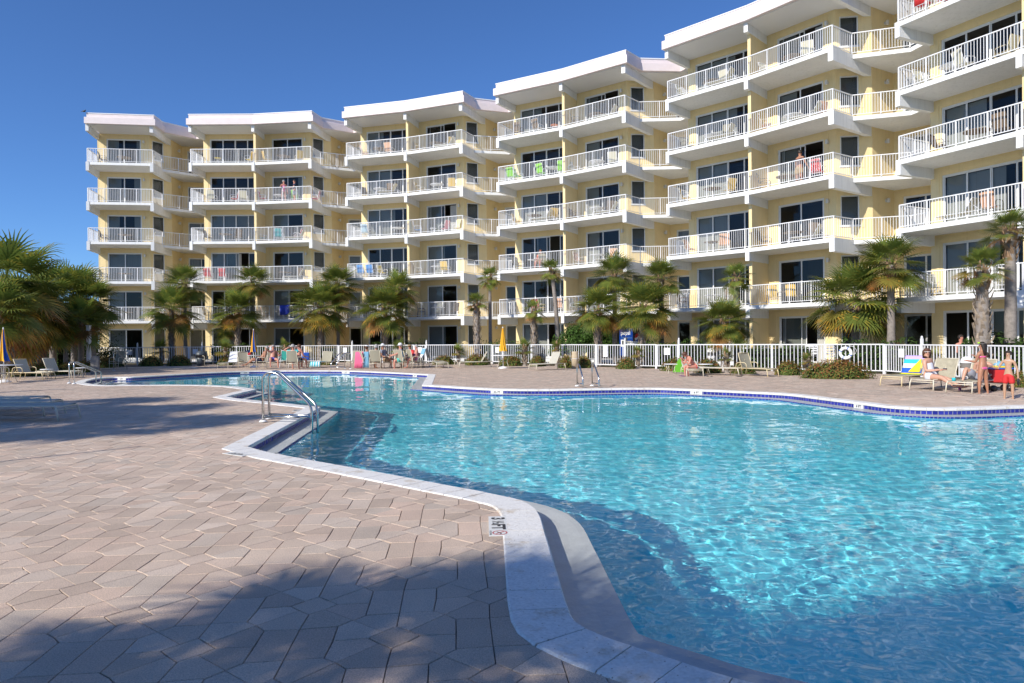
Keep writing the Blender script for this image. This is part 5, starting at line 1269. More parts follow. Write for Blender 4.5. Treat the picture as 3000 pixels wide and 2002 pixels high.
# white patio furniture behind the fence on the right
def white_chair(label, p, rz):
    e = empty('white_patio_chair', (p.x, p.y, .19), rz, label, 'chair', 'white patio furniture behind the fence')
    f = MB()
    for s in (-1, 1):
        f.bar((s*.28, 0, 0), (s*.28, 0, .62), .04, .04); f.bar((s*.28, .5, 0), (s*.28, .56, .95), .04, .04); f.bar((s*.28, -.02, .63), (s*.28, .54, .63), .06, .03)
    f.build('frame', M['trim'], e); b = MB(); b.box((0, .26, .40), (.52, .5, .04)); b.build('seat', M['trim'], e); b = MB()
    for k in range(4): b.box((0, .54, .52+k*.12), (.52, .02, .08))
    b.build('backrest', M['trim'], e)
white_chair('white slatted patio chair behind the fence, left of the white patio table', atd(2268, 1050, 33.2), .5)
white_chair('white slatted patio chair behind the fence, right of the white patio table', atd(2362, 1050, 32.6), -.9)
white_chair('white slatted patio chair behind the fence close to the life ring', atd(2452, 1045, 31.6), .2)
q = atd(2315, 1050, 32.7); put(table(.45, .68, 'trim', 'trim', square=True, name='patio_table'), (q.x, q.y, .19), .4, 'square white patio table behind the fence', 'table')
put(chair('skyb', 'trim'), (*atd(2492, 1030, 31)[:2], .19), .4, 'blue-backed patio chair behind the life ring', 'chair')
bd = MB(); bd.ell((0, 0, .1), (.12, .06, .07), 10, 6); bd.ell((.1, 0, .17), (.04, .035, .04), 8, 6); bd.bar((-.1, 0, .1), (-.22, 0, .08), .06, .02); q = LW(0, 4.6, -.2); tag(bd.build('bird', M['darkfr'], None, (q[0], q[1], 18.83)), 'small dark bird on the roof corner of the leftmost block', 'bird')
# ================================================================ PEOPLE
def skin(name, c): return mat(name, c, .5, sub=.05, namt=.06, nscale=14)
M['skin1'] = skin('skin_light', (.58, .32, .22)); M['skin2'] = skin('skin_tan', (.42, .20, .12)); M['skin3'] = skin('skin_pink', (.62, .28, .20)); M['skin4'] = skin('skin_child', (.50, .30, .19))
M['hairb'] = mat('hair_dark', (.02, .012, .008), .5, bump=.6, bscale=90); M['hairr'] = mat('hair_brown', (.10, .04, .02), .5, bump=.6, bscale=90); M['hairg'] = mat('hair_grey', (.40, .38, .36), .6, bump=.6, bscale=90)
M['grey'] = mat('grey_cloth', (.26, .27, .32), .8); M['cwhite'] = mat('white_cloth', (.72, .73, .78), .8); M['royal'] = mat('royal_blue_cloth', (.03, .06, .45), .7); M['cteal'] = mat('turquoise_cloth', (.0, .50, .55), .7)
M['cblue'] = mat('blue_shirt', (.0, .20, .38), .7); M['navyc'] = mat('navy_cloth', (.02, .03, .07), .8); M['brownc'] = mat('brown_shirt', (.10, .05, .05), .8); M['khaki'] = mat('khaki_cloth', (.40, .28, .15), .8); M['coral'] = mat('coral_cloth', (.75, .2, .12), .7)
def dots(name, c1, c2, sc_=26):
    m = mat(name, c1, .7); nt = m.node_tree; N = nt.nodes; L = nt.links; tc = N.new('ShaderNodeTexCoord'); v = N.new('ShaderNodeTexVoronoi'); v.inputs['Scale'].default_value = sc_
    r = N.new('ShaderNodeValToRGB'); r.color_ramp.interpolation = 'CONSTANT'; r.color_ramp.elements[0].color = (*c2, 1); r.color_ramp.elements[1].position = .34; r.color_ramp.elements[1].color = (*c1, 1)
    L.new(tc.outputs['Object'], v.inputs[0]); L.new(v.outputs['Distance'], r.inputs[0]); L.new(r.outputs[0], N['Principled BSDF'].inputs['Base Color']); return m
M['pinkdot'] = dots('pink_white_pattern', (.85, .10, .35), (.85, .6, .7)); M['pinkflor'] = dots('pink_navy_pattern', (.80, .25, .32), (.12, .12, .3), 14); M['greenflor'] = dots('green_white_pattern', (.04, .45, .38), (.6, .7, .5), 12); M['plaid'] = dots('red_pattern', (.70, .05, .05), (.75, .6, .6), 14)
def skinmesh(name, chains, m, parent, sub=2):
    """chains: list of lists of (point, radius); a chain may start from an existing point of another"""
    vs, es, rs, idx = [], [], [], {}
    for ch in chains:
        prev = None
        for p, r in ch:
            key = tuple(round(c, 4) for c in p)
            if key not in idx: idx[key] = len(vs); vs.append(p); rs.append(r)
            i = idx[key]
            if prev is not None and prev != i and (prev, i) not in es and (i, prev) not in es: es.append((prev, i))
            prev = i
    me = bpy.data.meshes.new(name); me.from_pydata([tuple(v) for v in vs], es, []); o = bpy.data.objects.new(name, me); COL.objects.link(o)
    o.modifiers.new('s', 'SKIN'); 
    for i, sv in enumerate(me.skin_vertices[0].data):
        r = rs[i]; sv.radius = (r, r) if not isinstance(r, tuple) else r; sv.use_root = (i == 0)
    su = o.modifiers.new('u', 'SUBSURF'); su.levels = sub; su.render_levels = sub
    dg = bpy.context.evaluated_depsgraph_get(); me2 = bpy.data.meshes.new_from_object(o.evaluated_get(dg)); bpy.data.objects.remove(o)
    me2.materials.clear(); me2.materials.append(m); me2.shade_smooth()
    o = bpy.data.objects.new(name, me2); COL.objects.link(o); o.parent = parent; return o
def nv(*a): return Vector(a).normalized()
def person(loc, rz, h, pose, label, skin_='skin1', hair='hairb', hairlen=0, top=None, topm=None, bottom=None, botm=None, hat=None, bulk=1.0, group=None, child=False, glasses=False, extra=None):
    """pose: directions in the body's own frame (x = its left, y = forward is -y so that it faces -y at rz 0)"""
    e = empty('person', loc, rz, label, 'person', group)
    H = h; P = dict(torso=(0, 0, 1), head=(0, 0, 1), face=(0, -1, 0), thL=(.05, 0, -1), shL=(.02, .03, -1), thR=(-.05, 0, -1), shR=(-.02, .03, -1), uaL=(.25, 0, -1), faL=(.1, -.2, -1), uaR=(-.25, 0, -1), faR=(-.1, -.2, -1), pel=.52)
    P.update(pose); V = {k: (nv(*v) if isinstance(v, tuple) else v) for k, v in P.items()}
    pel = Vector((0, 0, P['pel']*H if not isinstance(P['pel'], tuple) else 0)); 
    if 'pelz' in P: pel = Vector((0, 0, P['pelz']))
    t = V['torso']; hw = .053*H*(1 if not child else .9); sw = .105*H*(1 if not child else .92)
    fwd = Vector((0, -1, 0)); fwd = (fwd-t*fwd.dot(t)).normalized(); sd = t.cross(fwd)*1; sd = Vector((1, 0, 0)) if abs(sd.x) > .2 and sd.x > 0 else sd if sd.length else Vector((1, 0, 0))
    sd = Vector((1, 0, 0))
    bk = bulk; belly = pel+t*.10*H; chest = pel+t*.20*H; sh = pel+t*.275*H; neck = pel+t*.315*H; hd = V['head']; hb = neck+hd*.035*H; hc = neck+hd*.095*H; ht = neck+hd*.15*H; fc = V['face']
    J = dict(pel=pel, belly=belly, chest=chest, sh=sh, neck=neck, head=hc)
    ch = [[(pel, (.075*H*bk, .060*H*bk)), (belly, (.068*H*bk, .055*H*bk)), (chest, (.078*H*bk, .058*H*bk)), (sh, (.060*H*bk, .045*H)), (neck, (.032*H, .032*H)), (hb, (.036*H, .040*H)), (hc, (.046*H, .055*H)), (ht, (.040*H, .045*H))]]
    for s, L in ((1, 'L'), (-1, 'R')):
        hip = pel+sd*s*hw*bk+Vector((0, 0, -.015*H)); kn = hip+V['th'+L]*.245*H; an = kn+V['sh'+L]*.235*H; toe_d = P.get('foot'+L, None)
        td = nv(*toe_d) if toe_d else (Vector((0, -1, -.15))).normalized()
        if V['sh'+L].z > -.5 and not toe_d: td = (V['sh'+L]*.3+Vector((0, 0, 1))*.9).normalized()
        heel = an+V['sh'+L]*.03*H; ball = heel+td*.085*H; toe = heel+td*.125*H
        ch.append([(pel, .07*H), (hip, .058*H*bk), (hip.lerp(kn, .5), .047*H*bk), (kn, .034*H*bk), (kn.lerp(an, .3), .034*H*bk), (kn.lerp(an, .75), .022*H), (an, .018*H), (heel, .020*H), (ball, (.022*H, .012*H)), (toe, (.018*H, .009*H))])
        sho = sh+sd*s*sw*(.9+.1*bk)+t*-.012*H; el = sho+V['ua'+L]*.172*H; wr = el+V['fa'+L]*.145*H; fd = V['fa'+L]; hd_ = P.get('hand'+L); fd = nv(*hd_) if hd_ else fd
        palm_ = wr+fd*.045*H; J['hip'+L] = hip; J['kn'+L] = kn; J['an'+L] = an; J['sho'+L] = sho; J['el'+L] = el; J['wr'+L] = wr; J['palm'+L] = palm_
        ch.append([(sh, .05*H), (sho, .036*H*bk), (sho.lerp(el, .45), .029*H*bk), (el, .023*H*bk), (el.lerp(wr, .35), .024*H*bk), (wr, .0150*H), (palm_, (.024*H, .012*H))])
        side = fd.cross(Vector((0, 0, 1))); side = side.normalized() if side.length > .1 else Vector((1, 0, 0)); nrm_ = side.cross(fd).normalized()
        for k in range(4):
            b0 = palm_+side*(k-1.5)*.0125*H+fd*.012*H; L_ = (.036, .041, .038, .030)[k]*H
            m_ = b0+fd*L_*.55+nrm_*-.004*H; tp = m_+fd*L_*.40+nrm_*-.012*H
            ch.append([(palm_, (.024*H, .012*H)), (b0, .0058*H), (m_, .0052*H), (tp, .0042*H)])
        b0 = palm_-side*.022*H-fd*.012*H; m_ = b0-side*.014*H+fd*.018*H; ch.append([(palm_, (.024*H, .012*H)), (b0, .007*H), (m_, .006*H), (m_+fd*.02*H, .005*H)])
    body = skinmesh('body', ch, M[skin_], e, 2)
    # face: eyes, nose, mouth, ears
    rt = fc.cross(hd).normalized(); fx = (fc-hd*fc.dot(hd)).normalized(); c0 = hc+fx*.0
    hr = MB(); R_ = .054*H
    fe = MB()
    for s in (-1, 1): fe.ell(c0+rt*s*.019*H+fx*.049*H+hd*.008*H, (.0065*H,)*3, 8, 6)
    fe.build('eyes', M['black'], e)
    fn = MB(); fn.ell(c0+fx*.056*H-hd*.008*H, (.008*H, .010*H, .013*H), 8, 6)
    for s in (-1, 1): fn.ell(c0+rt*s*.051*H-fx*.002*H, (.008*H, .010*H, .014*H), 8, 6)
    fn.build('nose_and_ears', M[skin_], e)
    mo = MB(); mo.ell(c0+fx*.050*H-hd*.026*H, (.013*H, .006*H, .0035*H), 8, 4); mo.build('mouth', M['coral'], e)
    # hair shell
    if hair:
        n, m_ = 16, 9; vs = []
        for i in range(m_+1):
            t_ = PI*.60*i/m_
            for k in range(n):
                a = 2*PI*k/n; d = hd*math.cos(t_)+(fx*math.cos(a)+rt*math.sin(a))*math.sin(t_)
                fr_ = max(0, d.dot(fx)); low = d.dot(hd)
                rr = (.062 if not (fr_ > .45 and low < .42) else .042)*H
                q = hc+hd*.012*H+Vector(d)*rr*(1+.03*math.sin(k*5+i)); 
                if fr_ > .45 and low < .42: q = hc+fx*.02*H+hd*low*.05*H+rt*d.dot(rt)*.04*H
                if hairlen and d.dot(fx) < .25 and i >= m_-2: q = q-Vector((0, 0, 1))*hairlen*H*(i-m_+2)/2*1.0-fx*.01*H
                vs.append(q)
        hr.add(vs, [(i*n+k, (i+1)*n+k, (i+1)*n+(k+1) % n, i*n+(k+1) % n) for i in range(m_) for k in range(n)], 0, True); ho = hr.build('hair', M[hair], e); ho.modifiers.new('t', 'SOLIDIFY').thickness = .012*H/1.7
    if glasses:
        g = MB()
        for s in (-1, 1): g.ell(c0+rt*s*.021*H+fx*.056*H+hd*.008*H, (.015*H, .006*H, .011*H), 12, 6)
        g.build('sunglass_lens', M['black'], e); g = MB(); g.tube([c0+rt*-.05*H+hd*.014*H, c0+rt*-.04*H+fx*.052*H+hd*.018*H, c0+fx*.06*H+hd*.018*H, c0+rt*.04*H+fx*.052*H+hd*.018*H, c0+rt*.05*H+hd*.014*H], .004*H, 6); g.build('sunglass_frame', M['trim'], e)
    if hat:
        hm, kind = hat; g = MB(); n = 16; vs = []
        for i in range(6):
            t_ = PI*.52*i/5
            for k in range(n): a = 2*PI*k/n; vs.append(hc+hd*.022*H+(hd*math.cos(t_)+(fx*math.cos(a)+rt*math.sin(a))*math.sin(t_))*.066*H)
        if kind == 'cap': g.add(vs, [(i*n+k, (i+1)*n+k, (i+1)*n+(k+1) % n, i*n+(k+1) % n) for i in range(5) for k in range(n)], 0, True)
        else: g.add(vs[3*n:], [(i*n+k, (i+1)*n+k, (i+1)*n+(k+1) % n, i*n+(k+1) % n) for i in range(2) for k in range(n)], 0, True)
        br = [hc+hd*.024*H+fx*.055*H*math.cos(a)+rt*.06*H*math.sin(a) for a in (-1.2, -.6, 0, .6, 1.2)]; br2 = [q+fx*.055*H*math.cos(a)-hd*.012*H for q, a in zip(br, (-1.2, -.6, 0, .6, 1.2))]
        g.add(br+br2, [(i, i+1, 6+i, 5+i) for i in range(4)], 0, True); go = g.build('cap' if kind == 'cap' else 'visor', M[hm], e); go.modifiers.new('t', 'SOLIDIFY').thickness = .005
    # clothes follow the body with a little more radius
    c_ = 1.13
    if top == 'shirt' or top == 'tank' or top == 'dress' or top == 'swimsuit':
        cc = [[(pel+t*.02*H, (.082*H*bk, .070*H*bk)), (belly, (.078*H*bk, .066*H*bk)), (chest, (.086*H*bk, .068*H*bk)), (sh+t*-.005*H, (.066*H*bk, .052*H))]]
        if top == 'shirt':
            for L in 'LR': cc.append([(sh+t*-.005*H, .055*H), (J['sho'+L], .045*H*bk), (J['sho'+L].lerp(J['el'+L], .55), .040*H*bk)])
        if top == 'dress':
            for L in 'LR': cc.append([(pel+t*.02*H, .085*H*bk), (J['hip'+L], .076*H*bk), (J['hip'+L].lerp(J['kn'+L], .42), .070*H*bk)])
        skinmesh('dress' if top == 'dress' else 'top', cc, M[topm], e)
    if top == 'bikini': skinmesh('bikini_top', [[(chest+sd*-.055*H+t*.012*H+fwd*.03*H, .034*H), (chest+t*.008*H+fwd*.034*H, .026*H), (chest+sd*.055*H+t*.012*H+fwd*.03*H, .034*H)], [(chest+sd*.055*H+t*.012*H+fwd*.03*H, .034*H), (chest+sd*.076*H, .018*H), (chest+fwd*-.056*H, .012*H), (chest-sd*.076*H, .018*H), (chest+sd*-.055*H+t*.012*H+fwd*.03*H, .034*H)]], M[topm], e)
    if bottom:
        ln = {'brief': .14, 'shorts': .80, 'long': .95, 'trunks': .42}[bottom]; q = 1.0 if bottom == 'brief' else 1.14
        cc = [[(pel+t*.035*H, (.080*H*bk, .066*H*bk)), (pel+t*-.004*H, (.083*H*bk, .070*H*bk))]]
        for L in 'LR': cc.append([(pel+t*-.004*H, .080*H*bk), (J['hip'+L], .066*H*bk*q), (J['hip'+L].lerp(J['kn'+L], ln), (.060 if ln > .3 else .058)*H*bk*q)])
        skinmesh('swimsuit_bottom' if bottom == 'brief' else 'shorts', cc, M[botm], e)
    if extra: extra(e, J, H, fx, rt, hd)
    return e
SIT = dict(thL=(.12, -1, .02), thR=(-.12, -1, .02), shL=(.03, -.1, -1), shR=(-.03, -.1, -1), pelz=.52, torso=(0, .22, 1), uaL=(.25, -.25, -1), faL=(.0, -1, -.15), uaR=(-.25, -.25, -1), faR=(0, -1, -.15))
def pose(**k): d = dict(SIT); d.update(k); return d
# ---- family at the right
p = at(2682, 1140)
hp = LR2.location; fw_ = LR2.rotation_euler[2]
pw = LR2.location+Vector((.84*.45, .54*.45, 0))
def rag(e, J, H, fx, rt, hd):
    b = MB(); b.box(J['palmL']+Vector((0, -.03, .02)), (.05, .09, .03)); b.build('phone', M['navyc'], e)
person((pw.x, pw.y, 0), .55, 1.62, pose(pelz=.385, torso=(.03, .16, 1), face=(-.85, -.7, -.02), thL=(.10, -1, -.12), thR=(-.15, -1, .02), shL=(.1, -.82, -.50), shR=(-.1, -.80, -.52), footL=(0, -.8, .25), footR=(0, -.8, .25), uaL=(.12, -.25, -1), faL=(-.2, -1, .12), uaR=(-.12, -.25, -1), faR=(.25, -1, .1)),
    'person in a white sleeveless dress and sunglasses sitting sideways on a lounger', 'skin1', 'hairr', .09, 'dress', 'cwhite', glasses=True, bulk=1.2, extra=rag)
pg = at(2880, 1153.5)
def goggles(e, J, H, fx, rt, hd):
    g = MB(); c = J['head']+hd*.05*H
    for s in (-1, 1): g.ell(c+fx*.056*H+rt*s*.022*H+hd*.006*H, (.020*H, .018*H, .016*H), 12, 6)
    g.build('goggles', M['lime'], e); g = MB(); g.tube([c+(fx*math.cos(a)+rt*math.sin(a))*.066*H-hd*.002*H for a in [2*PI*i/20 for i in range(20)]], .005*H, 6, closed=True); g.build('goggle_strap', M['greycon'], e)
person((pg.x, pg.y, .0), -2.80, 1.36, dict(pel=.508, torso=(0, -.03, 1), face=(.9, -.8, 0), thL=(.16, -.02, -1), thR=(-.16, .0, -1), shL=(.08, .03, -1), shR=(-.10, .06, -1), uaL=(.05, -.35, -1), faL=(0, -1, .12), uaR=(-.15, -.55, -1), faR=(.15, -.8, .55)),
    'person, a long-haired girl in a pink patterned bikini with goggles on her head', 'skin2', 'hairb', .17, 'bikini', 'pinkdot', 'brief', 'pinkdot', child=True, bulk=1.0, extra=goggles)
pb = at(2955, 1169)
def beads(e, J, H, fx, rt, hd):
    g = MB(); c = J['neck']; g.tube([c+Vector((math.cos(a)*.048*H, math.sin(a)*.05*H, -.012*H+.018*H*math.sin(a))) for a in [2*PI*i/20 for i in range(20)]], .0045*H, 6, closed=True); g.build('necklace', M['trim'], e)
    g = MB(); g.ell(J['palmL']+Vector((.0, 0, -.07)), (.03, .05, .09), 10, 8); g.build('snorkel_mask', M['black'], e)
person((pb.x, pb.y, 0), -.85, 1.16, dict(pel=.508, torso=(0, -.02, 1), face=(-.1, -1, 0), thL=(.10, 0, -1), thR=(-.10, 0, -1), uaL=(.35, .05, -1), faL=(.10, -.15, -1), uaR=(-.55, -.1, -1), faR=(-.55, -.9, .25)),
    'person, a barefoot boy in long red swim shorts and a white necklace', 'skin4', 'hairb', 0, None, None, 'shorts', 'redp', child=True, bulk=.90, extra=beads)
pm = LR3.location+Vector((.84*1.12, .54*1.12, 0))
person((pm.x, pm.y, 0), -1.0, 1.62, dict(pelz=.38, torso=(0, .62, .9), head=(0, .3, .95), thL=(.30, -.70, .72), thR=(-.30, -.70, .72), shL=(.05, -.45, -1), shR=(-.05, -.45, -1), footL=(0, -1, -.05), footR=(0, -1, -.05), uaL=(.3, .1, -1), faL=(0, -1, -.1), uaR=(-.3, .1, -1), faR=(0, -1, -.1)),
    'person in grey shorts lying back on a lounger with both knees up', 'skin1', 'hairb', 0, None, None, 'shorts', 'grey', bulk=1.1)
pz = atd(2822, 1040, 26.5)
put(chair('greycon', 'darkfr'), (pz.x, pz.y-.1, .19), PI-.5, 'dark patio chair behind the fence at the right', 'chair')
person((pz.x, pz.y, .19), .1, 1.75, pose(), 'person with bare reddish shoulders sitting behind the fence at the right', 'skin3', 'hairb', 0, None, None, 'trunks', 'navyc', bulk=1.1)
# ---- woman in red bikini
pr = LM1.location+Vector((.08, .32, 0))
person((pr.x, pr.y, 0), -1.35, 1.55, pose(pelz=.385, torso=(0, -.62, .80), head=(0, -.85, .62), face=(0, -.7, -.75), thL=(.08, -1, .06), thR=(-.08, -1, .06), shL=(.02, .12, -1), shR=(-.02, .08, -1), footL=(0, -1, 0), footR=(0, -1, 0), uaL=(.1, -.45, -.95), faL=(-.1, -.5, .55), uaR=(-.1, -.45, -.95), faR=(.1, -.4, .62)),
    'person in a red bikini bent forward on the foot of a lounger', 'skin3', 'hairr', 0, 'bikini', 'redp', 'brief', 'redp', bulk=1.03)
# ---- left group
def seat_at(c, up=.0): return (c.location.x, c.location.y, 0)
def on_chair(c, fwd=.24):
    a = c.rotation_euler[2]; return (c.location.x-math.sin(a)*fwd*1.0, c.location.y+math.cos(a)*fwd*1.0, 0)
person(on_chair(CG, .30), CG.rotation_euler[2], 1.76, pose(pelz=.50, torso=(0, .5, .9), face=(0, -1, -.2), head=(0, .2, 1), thL=(.1, -1, .12), thR=(-.1, -1, .25), shL=(0, -.8, -.55), shR=(0, -.7, -.7), uaL=(.1, -.2, -1), faL=(-.2, -1, .3)),
    'person with grey hair and bare chest leaning back under the striped parasol', 'skin2', 'hairg', 0, None, None, 'shorts', 'navyc', bulk=1.12)
person(on_chair(CB, .30), CB.rotation_euler[2]+.2, 1.75, pose(pelz=.50, torso=(.15, .35, .95), uaL=(.4, -.3, -.9), faL=(0, -.8, .2), uaR=(-.55, -.35, .25), faR=(.75, -.1, .75), thL=(.25, -1, .0), thR=(-.25, -1, .2)),
    'person in royal blue swim trunks shading the face with one raised arm', 'skin3', 'hairg', 0, None, None, 'trunks', 'royal', bulk=1.08)
person(on_chair(CT, .28), CT.rotation_euler[2], 1.78, pose(pelz=.50, torso=(0, .18, 1), uaL=(1, .05, .25), faL=(-.85, .25, .45), uaR=(-1, .05, .25), faR=(.85, .25, .45)),
    'person in a turquoise top seen from behind, hands clasped behind the head', 'skin3', 'hairg', 0, 'shirt', 'cteal', 'shorts', 'grey', bulk=1.12)
person(on_chair(CS, .28), CS.rotation_euler[2]+.3, 1.74, pose(pelz=.50, torso=(0, -.1, 1)), 'bare-backed person in dark trunks sitting beside the turquoise top', 'skin3', 'hairr', 0, None, None, 'trunks', 'navyc', bulk=1.15)
# ---- middle group
person(on_chair(CV, .24), CV.rotation_euler[2]-.4, 1.65, pose(pelz=.50, torso=(0, -.1, 1), face=(0, -1, -.3)), 'person with brown hair and a white visor right of the towels', 'skin2', 'hairr', .05, 'tank', 'navyc', 'brief', 'navyc', hat=('trim', 'visor'))
person(on_chair(CP, .28), CP.rotation_euler[2], 1.68, pose(pelz=.50, torso=(0, .12, 1)), 'person with bushy grey hair seen from behind in a beige chair', 'skin2', 'hairg', .03, 'tank', 'grey', 'shorts', 'grey')
q = at(1128, 1079); person((q.x, q.y+.1, 0), 1.2, 1.76, pose(pelz=.50, torso=(0, .3, 1), face=(.2, -1, .1), uaL=(.2, -.5, -.8), faL=(.1, -1, .1)), 'person in a grey shirt and white cap behind the bushy grey hair', 'skin2', 'hairg', 0, 'shirt', 'grey', 'shorts', 'khaki', hat=('trim', 'cap'))
put(chair(), (q.x+.1, q.y+.25), 1.3, 'beige patio chair of the person in the grey shirt', 'chair')
person(on_chair(CW, .26), -1.35, 1.80, pose(pelz=.50, torso=(0, -.18, 1), face=(.0, -1, .1), uaL=(.15, -.75, -.6), faL=(0, -1, -.35), uaR=(-.15, -.75, -.6), faR=(0, -1, -.35), thL=(.25, -.9, -.1), thR=(-.25, -.9, -.1), shL=(0, -.05, -1), shR=(0, .1, -1)),
    'person in a blue shirt, green patterned shorts and white cap leaning forward', 'skin3', 'hairg', 0, 'shirt', 'cblue', 'shorts', 'greenflor', hat=('trim', 'cap'), bulk=1.1)
person(on_chair(CR, .24), -1.0, 1.64, pose(pelz=.50, torso=(0, .05, 1)), 'person with dark hair and cream visor behind the man in the blue shirt', 'skin2', 'hairb', 0, 'tank', 'redp', 'brief', 'navyc', hat=('khaki', 'visor'))
person(on_chair(CK, .22), -1.45, 1.62, pose(pelz=.50, torso=(0, .15, 1), head=(0, -.1, 1), face=(0, -1, -.15), uaL=(.2, -.1, -1), faL=(-.1, -.9, -.3), uaR=(-.2, -.1, -1), faR=(.1, -.9, -.3)), 'person with short white hair in a pink and navy patterned swimsuit', 'skin3', 'hairg', 0, 'swimsuit', 'pinkflor', 'brief', 'pinkflor', bulk=1.28)
# ---- child at the spa
q = at(334, 1092); person((q.x+.1, q.y-.1, -.55), 0, 1.15, dict(pel=.508, torso=(0, -.15, 1), uaL=(.8, -.5, .1), faL=(-.3, -.8, .2), uaR=(-.8, -.5, .1), faR=(.3, -.8, .2)), 'person, a child crouching low at the rail of the small spa pool', 'skin3', 'hairr', 0, child=True) if False else None
# ---- on the balconies
def onbal(b, x, y, k): return LW(b, x, y, ST(k))
def bal_person(b, x, y, k, rz, h, ps, label, **kw): person(onbal(b, x, y, k), BL[b][2]+rz, h, ps, label, **kw)
bal_person(4, 7.15, .75, 3, PI-.4, 1.82, dict(uaL=(.35, -.2, -.9), faL=(.1, -.5, -.7), uaR=(-.35, -.2, -.9), faR=(-.1, -.5, -.7), torso=(0, -.12, 1)), 'person in a brown shirt and khaki shorts seen from behind on a balcony', skin_='skin2', hair='hairb', top='shirt', topm='brownc', bottom='shorts', botm='khaki', bulk=1.15)
bal_person(1, 7.0, .15, 4, .5, 1.66, dict(uaR=(-.3, -.5, -.8), faR=(-.2, -.8, .1)), 'person in a pale patterned swimsuit standing at a railing of the second block', skin_='skin3', hair='hairg', top='swimsuit', topm='pinkdot', bottom='brief', botm='pinkdot')
bal_person(1, 7.75, .35, 4, -1.0, 1.74, dict(uaL=(.1, -.5, -.8), faL=(0, -.8, -.2)), 'person in a black top standing on the same balcony of the second block', skin_='skin3', hair='hairb', top='shirt', topm='navyc', bottom='shorts', botm='grey')
bal_person(3, 2.75, .7, 2, .1, 1.74, pose(pelz=.5), 'person in a coral shirt sitting on a balcony of the fourth block', skin_='skin3', hair='hairr', top='shirt', topm='coral', bottom='shorts', botm='khaki', bulk=1.15)
